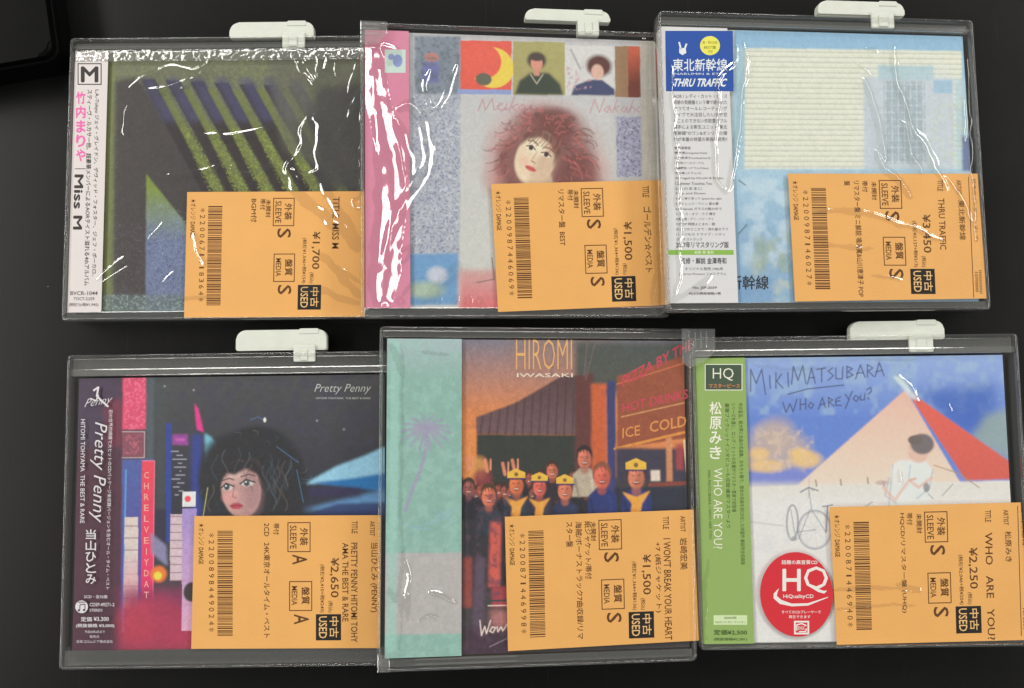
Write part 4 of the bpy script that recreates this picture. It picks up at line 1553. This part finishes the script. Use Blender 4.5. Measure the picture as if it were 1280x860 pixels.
def kid(x, y, s_, skin, cap, shirt, scarf=False, hair=(60, 42, 36)):
    s_ *= 1.24
    shirt = tuple(v * .82 for v in shirt)
    A.poly([(x - 13 * s_, y + 40 * s_), (x - 12 * s_, y + 18 * s_), (x - 5 * s_, y + 11 * s_), (x + 5 * s_, y + 11 * s_), (x + 13 * s_, y + 18 * s_), (x + 14 * s_, y + 40 * s_)], shirt, 1, 1)
    A.ell(x, y - 2 * s_, 8.5 * s_, 10.5 * s_, hair, 1, .2)
    A.ell(x, y + 2 * s_, 7 * s_, 9.5 * s_, skin, 1, .2)
    A.ell(x + 3.5 * s_, y + 3 * s_, 4 * s_, 7 * s_, tuple(v * .72 for v in skin), .6, .8)
    A.ell(x - 2 * s_, y - 4 * s_, 4 * s_, 2.5 * s_, tuple(min(255, v * 1.15) for v in skin), .5, .9)
    A.ell(x, y + 13 * s_, 4 * s_, 4 * s_, tuple(v * .8 for v in skin), .7, .6)
    A.line([(x - 10 * s_, y + 22 * s_), (x - 6 * s_, y + 40 * s_)], 3, tuple(v * .6 for v in shirt), .6, 3)
    A.line([(x + 7 * s_, y + 18 * s_), (x + 9 * s_, y + 40 * s_)], 2.5, tuple(min(255, v * 1.35) for v in shirt), .4, 3)
    A.ell(x - 2.6 * s_, y, 1.2, .8, (70, 40, 40), .7, .5)
    A.ell(x + 2.6 * s_, y, 1.2, .8, (70, 40, 40), .7, .5)
    for q in range(5):
        A.line([(x - 7 * s_ + q * 3 * s_, y - 8 * s_), (x - 6 * s_ + q * 3 * s_ + g.uniform(-1, 1), y - (3 + g.uniform(0, 3)) * s_)], 1.4, hair, .8)
    A.ell(x, y + 6 * s_, 3.0 * s_, 1.7 * s_, (120, 40, 40), .8, .5)
    A.line([(x - 2 * s_, y + 5.6 * s_), (x + 2 * s_, y + 5.6 * s_)], 1.2, (225, 205, 190), .8)
    if cap:
        A.poly([(x - 9 * s_, y - 5 * s_), (x - 9 * s_, y - 11 * s_), (x, y - 15 * s_), (x + 9 * s_, y - 11 * s_), (x + 9 * s_, y - 5 * s_)], (220, 168, 60), 1, .6)
        A.line([(x - 9.5 * s_, y - 4.5 * s_), (x + 9.5 * s_, y - 4.5 * s_)], 2.2, (40, 40, 90), .9)
        A.ell(x, y - 9 * s_, 2 * s_, 2 * s_, (60, 50, 40), .8, .4)
    if scarf:
        A.poly([(x - 12 * s_, y + 14 * s_), (x, y + 18 * s_), (x + 12 * s_, y + 13 * s_), (x + 5 * s_, y + 24 * s_), (x + 2 * s_, y + 42 * s_), (x - 6 * s_, y + 42 * s_), (x - 4 * s_, y + 24 * s_)], (218, 150, 60), 1, 1)
g = random.Random(2)
for k in range(16):
    kid(590 + k * 9.5 + g.uniform(-3, 3), 606 + g.uniform(-8, 14), .62, (150 + g.uniform(-20, 20), 78, 66), False, (44, 44, 56))
A.ell(595, 588, 12, 14, (200, 140, 76), .8, .6)
A.ell(600, 600, 12, 10, (130, 52, 62), .8, .6)
for (x, y) in ((606, 578), (628, 582), (640, 578), (584, 575)):
    A.line([(x, y + 14), (x - 3, y)], 4, (206, 128, 100), .9, 1.5)
    A.line([(x + 4, y + 12), (x + 4, y - 1)], 2.2, (214, 140, 108), .9, 1)
kid(687, 590, .8, (190, 104, 80), False, (52, 46, 56))
kid(728, 574, 1.0, (196, 112, 92), False, (206, 190, 170), hair=(44, 34, 36))
kid(583, 612, .8, (150, 84, 80), False, (44, 40, 52))
kid(608, 622, 1.0, (204, 110, 86), False, (50, 62, 76), hair=(72, 52, 34))
kid(642, 607, 1.0, (204, 108, 70), True, (50, 60, 80), True)
kid(671, 610, .92, (206, 96, 84), True, (58, 58, 74), True)
kid(703, 614, 1.0, (204, 116, 92), True, (52, 60, 96))
kid(750, 597, 1.15, (204, 98, 80), False, (48, 62, 130), hair=(130, 76, 56))
kid(794, 597, 1.2, (200, 118, 92), True, (44, 60, 132), True)
A.poly([(610, 655), (624, 655), (622, 735), (608, 735)], (190, 84, 74), 1, 2)
A.rect(577, 698, 588, 760, (150, 66, 56), .8, 2)
A.poly([(592, 696), (604, 700), (602, 810), (588, 810)], (84, 70, 88), 1, 2)
A.rect(612, 735, 640, 760, (150, 60, 70), 1, 2)
A.line([(608, 752), (634, 752)], 2.4, (44, 60, 66), .9)
A.line([(608, 758), (634, 758)], 1.4, (220, 200, 190), .9)
A.rect(610, 764, 640, 790, (170, 110, 110), .8, 3)
A.rect(577, 785, 640, 818, (60, 40, 56), .9, 5)
A.speck(box(577, 620, 640, 818), (84, 58, 76), .6, 7, .5)
A.line([(610, 808), (634, 797)], 1.2, (150, 140, 150), .7)
A.lines([[(598, 776), (600, 794), (604, 783), (606, 792), (611, 776)], [(613, 784), (610, 789), (614, 791), (617, 785), (613, 784)], [(619, 784), (620, 790), (624, 784), (626, 789), (632, 780)]], 1.5, (224, 206, 200), .9)
A.grain(.12)
cv = cover(c, r5, A.done('crowd_cover_print'))
P = Print(c, ZP1 + .03)
P.text('HIROMI', 645, 424, 715, 462, 'h', -.014)
P.build('title_lettering', ink((222, 160, 84)), cv)
P = Print(c, ZP1 + .03)
P.text('IWASAKI', 646, 466.5, 716, 471.5, 'h', .01)
P.build('white_lettering', ink((214, 200, 186)), cv)
P = Print(c, ZP1 + .03)
P.text('PIZZA BY THE', 778, 470, 866, 484, 'h', .03, skew=-48)
P.text('HOT DRINKS', 778, 504, 860, 516, 'h', .02, skew=-18)
P.build('red_lettering', ink((186, 54, 74)), cv)
P = Print(c, ZP1 + .03)
P.text('ICE', 778, 535, 800, 548, 'h', .01, skew=-4)
P.text('COLD', 812, 527, 858, 541, 'h', .02, skew=-8)
P.build('sign_lettering', ink((206, 130, 52)), cv)
def teal_art():
    A = Art(c, (130, 166, 156))
    A.gradv(box(480, 420, 580, 818), (150, 168, 170), (124, 160, 150), 424, 480)
    A.speck(box(480, 420, 580, 818), (138, 174, 164), .5, 9, .45)
    A.rect(480, 692, 580, 790, (160, 158, 156), 1, .8)
    A.speck(box(480, 692, 580, 790), (170, 164, 164), .6, 6, .5)
    for an in range(0, 360, 26):
        a_ = R(an)
        pts = [(530 + t * 30 * math.cos(a_), 538 + t * 22 * math.sin(a_) + t * t * 6) for t in (0, .3, .6, 1)]
        A.line(pts, 3.4, (142, 138, 162), .75, 1.6)
        A.line([pts[1], (pts[2][0], pts[2][1] + 4)], 2, (150, 138, 162), .6, 1.5)
    A.line([(531, 544), (530, 565), (524, 590), (513, 618), (506, 640)], 4.4, (142, 138, 162), .8, 1.6)
    A.lines([[(515, 662), (548, 652)], [(512, 660), (535, 664)], [(544, 645), (566, 640)], [(545, 650), (562, 648)], [(548, 640), (560, 655)]], 1.6, (126, 160, 176), .7)
    A.rect(486, 430, 497, 812, (140, 180, 170), .7, 1.5)
    A.grain(.05)
    return A.done('turquoise_palm_strip_print')
ob = strip(c, r5, 484, 424, 577, 817, teal_art(), 'turquoise side strip with a lilac palm tree', uv=c.r)
sticker(c, r5, (631, 646, 866, 814), dict(num='*2200871446998*', w=245, grade='S', price='¥1,500', tax='(税抜¥1,364+税¥136)', lean=3, sk=9,
        notes=[('紙ジャケット/帯付', 1081, 1089, 226, 295), ('海賊/ボーナストラック7曲収録/リマ', 1070, 1078, 226, 366), ('スター盤', 1059, 1067, 226, 256)],
        title=[('TITLE', 1176, 1183, 224, 239), ('I WON\'T BREAK YOUR HEART', 1176, 1185, 250, 371), ('+7 (紙ジャケット)', 1165, 1173, 254, 338), ('ARTIST', 1197, 1203, 224, 243), ('岩崎宏美', 1196, 1205, 250, 288)]), 'orange price sticker reading ¥1,500 on the crowd picture', 7)
film('film_fold', c, [
    ([(488, 430), (494, 440), (500, 470)], 1.2, 1.0),
    ([(486, 736), (494, 748), (500, 744), (506, 760)], 1.3, 1.2),
    ([(538, 740), (552, 744), (568, 753)], 1.7, .9, 't'),
    ([(524, 776), (536, 768), (548, 772)], 1.2, .6, 't'),
    ([(506, 700), (512, 722), (507, 745)], 1.5, .75, 't'),
    ([(503, 430), (501, 520), (502, 640), (500, 812)], .8, .6),
    ([(583, 430), (584, 560), (584, 700), (585, 812)], .7, .5),
    ([(509, 738), (512, 756), (508, 775)], 1.1, 1.1),
    ([(524, 440), (560, 444)], .8, .5),
    ([(858, 440), (862, 520), (861, 630)], 1.5, .9),
], r5, seed=51)

# ---- 6 -----------------------------------------------------------------
c = C6
r6 = cd_root(c, 'CD with green side strip, blue sky picture and red round HQ sticker')
body(c, r6)
A = Art(c, (200, 198, 196))
A.gradv(box(930, 440, 1280, 612), (136, 160, 208), (92, 124, 198), 450, 530, 1, 1)
A.speck(box(930, 440, 1280, 520), (150, 176, 200), .5, 14, .45)
A.poly([(1150, 490), (1248, 480), (1248, 545), (1205, 545)], (52, 92, 176), .8, 8)
A.rect(935, 590, 1280, 612, (130, 130, 196), .6, 6)
A.poly([(1236, 520), (1268, 510), (1268, 580), (1215, 552)], (140, 158, 150), .8, 5)
for (x, y, a_, b_) in ((958, 560, 22, 26), (972, 545, 22, 20), (990, 565, 24, 20), (945, 575, 16, 14), (1012, 576, 14, 10)):
    A.ell(x, y, a_, b_, (178, 160, 152), .8, .8)
for (x, y, a_, b_) in ((1008, 577, 20, 10), (960, 585, 24, 8), (950, 570, 12, 8), (1000, 568, 12, 6)):
    A.ell(x, y, a_, b_, (218, 182, 116), .8, .7)
A.speck(box(944, 536, 1020, 592), (206, 184, 166), .5, 6, .5, 4)
A.gradv([(995, 612), (1134, 488), (1206, 612)], (222, 170, 154), (214, 194, 180), 490, 606, 1, .8)
A.poly([(930, 611), (1280, 603), (1280, 810), (930, 810)], (206, 206, 206), 1, .8)
A.poly([(1134, 487), (1268, 582), (1268, 601), (1210, 603)], (204, 88, 74), 1, .8)
A.gradv([(1134, 487), (1268, 582), (1268, 601), (1210, 603)], (214, 96, 84), (190, 84, 76), 490, 600, .6, .8)
A.poly([(1118, 471), (1128, 470), (1152, 502), (1142, 500)], (196, 212, 230), .9, 2)  # glint of the wrapping film, painted into the print as a pale streak
A.line([(938, 655), (980, 660)], 1.5, (160, 160, 166), .6, 1.5)
A.gradv(box(935, 606, 1268, 640), (204, 198, 190), (206, 206, 208), 610, 640, .7, 3)
for x, y in ((1021, 607), (1052, 606), (1086, 604), (1106, 609)):
    A.line([(x, y - 4), (x + 1, y + 3)], 2, (110, 104, 108), .7, 1)
A.line([(1013, 600), (1012, 625)], .9, (150, 150, 156), .6)
# simple seated figure in white
A.poly([(1112, 640), (1118, 584), (1126, 578), (1158, 578), (1168, 590), (1160, 640)], (204, 212, 218), 1, 2)
A.ell(1124, 596, 8, 12, (236, 240, 244), .8, .6)
A.lines([[(1113, 600), (1108, 622), (1122, 632)], [(1168, 590), (1164, 612), (1148, 626)], [(1118, 584), (1112, 640)], [(1140, 584), (1138, 600)]], 2, (160, 166, 178), .7, 2)
A.lines([[(1106, 612), (1120, 628), (1136, 606)], [(1166, 600), (1150, 612), (1140, 604)]], 4, (208, 172, 158), .8, 2)
A.ell(1150, 566, 13, 15, (206, 172, 160), 1, .25)
A.ell(1155, 557, 15, 13, (108, 100, 104), 1, .25)
A.ell(1146, 552, 9, 6, (104, 94, 92), 1, .3)
A.line([(1138, 603), (1146, 601)], 3, (206, 150, 130), .8, 1.5)
A.lines([[(1170, 584), (1205, 596)], [(1206, 598), (1226, 612)]], 1.6, (160, 130, 90), .7)
A.lines([[(1180, 622), (1193, 608)], [(1162, 620), (1168, 626)], [(1078, 640), (1092, 630)]], 1.3, (130, 126, 136), .7)
A.ell(1160, 612, 4, 6, (120, 116, 122), .8, .5)
A.ell(1104, 606, 8, 3, (176, 150, 150), .7, .6)
# bicycle drawn thinly
def circ(x, y, a_, b_, wd, col):
    A.line([(x + a_ * math.cos(t), y + b_ * math.sin(t)) for t in np.linspace(0, 6.283, 26)], wd, col, .7, 1)
circ(1020, 665, 21, 24, 2.0, (128, 132, 146))
circ(1020, 665, 19, 22, .8, (160, 162, 172))
circ(992, 656, 7, 22, 2.2, (116, 118, 132))
for k in range(9):
    A.line([(1020, 665), (1020 + 20 * math.cos(k * .7), 665 + 23 * math.sin(k * .7))], .6, (170, 172, 180), .6)
A.lines([[(1002, 618), (1012, 612), (1024, 616)], [(1030, 636), (1042, 634)], [(1036, 635), (1034, 668)]], 1.8, (110, 112, 124), .8)
A.lines([[(1012, 612), (1016, 640), (1034, 668)], [(1004, 616), (1014, 612), (1018, 616)], [(1014, 640), (1000, 676)], [(996, 668), (1020, 665)], [(990, 640), (996, 676)]], 1.3, (130, 132, 144), .7)
A.ell(994, 676, 4, 3, (140, 140, 150), .7, .5)
A.speck(box(930, 670, 1280, 806), (196, 196, 204), .4, 12, .5)
A.grain(.03)
# hand lettering
HW = [
    [(938, 490), (938, 462), (945, 480), (952, 462), (957, 494)], [(962, 470), (963, 486)], [(970, 466), (970, 486)], [(977, 468), (971, 477), (979, 486)], [(985, 466), (986, 484)],
    [(990, 481), (992, 458), (998, 476), (1004, 457), (1008, 480)], [(1010, 481), (1015, 460), (1020, 480)], [(1012, 473), (1019, 472)], [(1022, 462), (1033, 460)], [(1028, 461), (1028, 478)],
    [(1042, 460), (1036, 464), (1043, 470), (1036, 476)], [(1046, 460), (1046, 474), (1054, 474), (1055, 459)], [(1060, 458), (1060, 473)], [(1060, 458), (1067, 461), (1061, 465), (1068, 469), (1060, 473)],
    [(1071, 474), (1077, 456), (1083, 472)], [(1072, 467), (1081, 466)], [(1086, 456), (1086, 472)], [(1086, 456), (1093, 460), (1087, 464), (1094, 471)], [(1096, 471), (1101, 453), (1107, 470)], [(1097, 465), (1105, 463)],
    [(985, 494), (1010, 487), (1056, 482)],
    [(979, 504), (983, 517), (988, 506), (992, 516), (997, 500)], [(1001, 500), (1001, 514)], [(1008, 499), (1008, 513)], [(1001, 507), (1008, 506)], [(1014, 504), (1011, 509), (1015, 512), (1018, 507), (1014, 504)],
    [(1024, 513), (1029, 498), (1033, 511)], [(1026, 507), (1032, 506)], [(1037, 498), (1037, 510)], [(1037, 498), (1042, 501), (1038, 504), (1044, 509)], [(1052, 497), (1046, 500), (1046, 508), (1053, 508)], [(1046, 503), (1051, 502)],
    [(1058, 494), (1062, 500), (1067, 490)], [(1063, 500), (1058, 512)], [(1071, 495), (1068, 500), (1072, 503), (1075, 498), (1071, 495)], [(1077, 495), (1077, 501), (1082, 501), (1083, 493)],
    [(1085, 488), (1090, 485), (1091, 490), (1087, 494)], [(1087, 498), (1087, 500)]]
A.lines(HW, 1.5, (62, 66, 104), .85, .9)
cv = cover(c, r6, A.done('blue_sky_cover_print'))
ob = strip(c, r6, 876, 445, 937, 806, plain('green_strip_paper', (130, 160, 80), .42, .4, .04), 'green side strip with white and dark writing')
P = Print(c, ZO + .035); P.rect(882, 456, 927, 487, 0); P.build('dark_badge', ink((66, 82, 66)), ob)
P = Print(c, ZO + .07); P.frame(881, 455, 928, 488, 1.0)
P.text('HQ', 891, 460, 917, 476, 'h', -.008)
P.text('松原みき', 887, 501, 902, 575, 's', .02)
P.text('WHO ARE YOU?', 892, 585, 903, 686, 'v', -.004)
P.build('white_lettering', ink((214, 224, 190)), ob)
P = Print(c, ZO + .07); P.text('マスターピース', 886, 479.5, 925, 485, 'h', .02); P.build('orange_lettering', ink((196, 120, 60)), ob)
P = Print(c, ZO + .04)
P.text('中古商品、紙大帯に全曲の名曲集、おもちゃ箱で、彼女の名曲を初CD化した待望作 解説完全収録版', 923, 504, 928.5, 706, 'v', .002, skew=3)
P.text('シリーズを通じ、ロング・ヒットの名盤がリマスター音源で初登場', 914, 504, 919.5, 640, 'v', .002, skew=1)
P.text('豪華ブックレットインタビューも収録!最新マスターより', 906, 504, 911.5, 660, 'v', .002, skew=2)
P.text('MIKI MATSUBARA / WHO ARE YOU', 884.5, 588, 888, 674, 'v', .0, skew=2)
P.text('定価¥2,500', 892, 787, 934, 794, 'h', .03)
P.text('(税抜価格¥2,381)', 892, 797, 934, 801.5, 'h', .02)
P.build('printed_text', ink((56, 84, 34)), ob)
P = Print(c, ZO + .035); P.rect(892, 769, 934, 781, 0); P.build('pale_patch', ink((186, 206, 152)), ob)
P = Print(c, ZO + .07); P.text('2009年', 905, 770.5, 921, 774, 'h', .01); P.text('HQCD-1111 ポニーキャニオン', 894, 776, 932, 779.3, 'h', 0); P.build('printed_text', ink((70, 96, 60)), ob)
# red round sticker
cx_, cy_ = 996, 743
ctr = c.l(cx_, cy_, ZS)
rad = (c.l(cx_ + 45.5, cy_, ZS)[0] - ctr[0])
bm = bmesh.new()
add_prism(bm, [(ctr[0] + rad * math.cos(t), ctr[1] + rad * 1.14 * math.sin(t)) for t in np.linspace(0, 2 * math.pi, 73)[:-1]], ZL1 + .02, ZO, 0.03, 1)
rs = obj('round_sticker', bm_mesh('round_sticker', bm), plain('red_sticker_paper', (200, 24, 40), .35, .5, .03), r6, 'red round sticker with white HQ')
P = Print(c, ZO + .04)
P.text('H', 978, 711, 1001, 739, 'h', .015)
P.text('Q', 1005, 708, 1035, 742, 'h', .0)
P.text('話題の高音質CD', 977, 700, 1022, 705.5, 'h', .02)
P.text('HiQualityCD', 979, 743, 1017, 749, 'h', .02)
P.text('すべてのCDプレーヤーで', 977, 763, 1026, 767, 'h', .01)
P.text('再生できます', 986, 769, 1013, 773, 'h', .01)
sw = [(974, 735), (967, 742), (967, 748), (975, 755), (990, 758), (1010, 757), (1035, 747)]
sw2 = [(1035, 746), (1010, 754), (990, 754.5), (977, 750), (971, 745), (972, 740), (974, 735)]
for i in range(6):
    P.poly([sw[i], sw[i + 1], sw2[5 - i], sw2[6 - i]][::-1])
P.frame(992.5, 776, 1011.5, 793, 2.2)
P.stroke([(996, 788), (996, 781), (1002, 779.5), (1008, 782)], 1.5); P.stroke([(1008, 786), (1007, 789.5), (999, 789.5)], 1.5)
P.text('DISC', 997.5, 783, 1006.5, 787, 'h', .02)
P.build('white_lettering', ink((226, 206, 200)), rs)
sticker(c, r6, (1037, 634, 1276, 806), dict(num='*2200871446940*', w=247, grade='S', price='¥2,250', tax='(税抜¥2,046+税¥204)', lean=5, sk=6, head='日本廃番CD HF', headlen=44,
        notes=[('帯付', 1077, 1084, 226, 240), ('HQCD/リマスター盤 (UHQ)', 1068, 1075, 226, 342)],
        title=[('TITLE', 1171, 1178, 225, 239), ('WHO   ARE   YOU?', 1170, 1179, 251, 376), ('ARTIST', 1193, 1199, 225, 243), ('松原みき', 1194, 1202, 250, 286)]), 'orange price sticker reading ¥2,250', 0)
film('film_fold', c, [
    ([(1120, 730), (1138, 736), (1152, 737)], 1.2, .9),
    ([(1040, 737), (1090, 734), (1152, 738)], .8, .6),
    ([(1040, 762), (1100, 757), (1145, 757)], .7, .55),
    ([(1124, 588), (1126, 604)], 1.8, .8, 't'),
    ([(940, 456), (990, 462), (1040, 458)], .9, .5),
    ([(884, 800), (880, 780), (884, 700)], .9, .7),
    ([(1118, 470), (1130, 478), (1150, 503)], 1.1, 1.0),
    ([(1075, 450), (1100, 450), (1145, 449)], .7, .6),
    ([(1182, 505), (1188, 515)], .8, .6),
], r6, seed=66)

# ------------------------------------------------------------------ specks of dust on the table
g = random.Random(4)
bm = bmesh.new()
for k in range(26):
    x, y = g.uniform(-.235, .235), g.uniform(-.16, .155)
    if k < 3:
        x, y = -.2065 + k * .0022, .079 - k * .004
    s_ = g.uniform(.1, .32) * MM
    r = bmesh.ops.create_icosphere(bm, subdivisions=1, radius=s_)
    for v in r['verts']:
        v.co = Vector((v.co.x * g.uniform(.8, 1.5) + x, v.co.y + y, max(0, v.co.z * .6) + .00005))
d = obj('dust', bm_mesh('dust', bm), plain('dust_grey', (.45, .45, .43), .9, .1, raw=True))
d['kind'] = 'stuff'
d['label'] = 'fine pale dust specks on the black table'
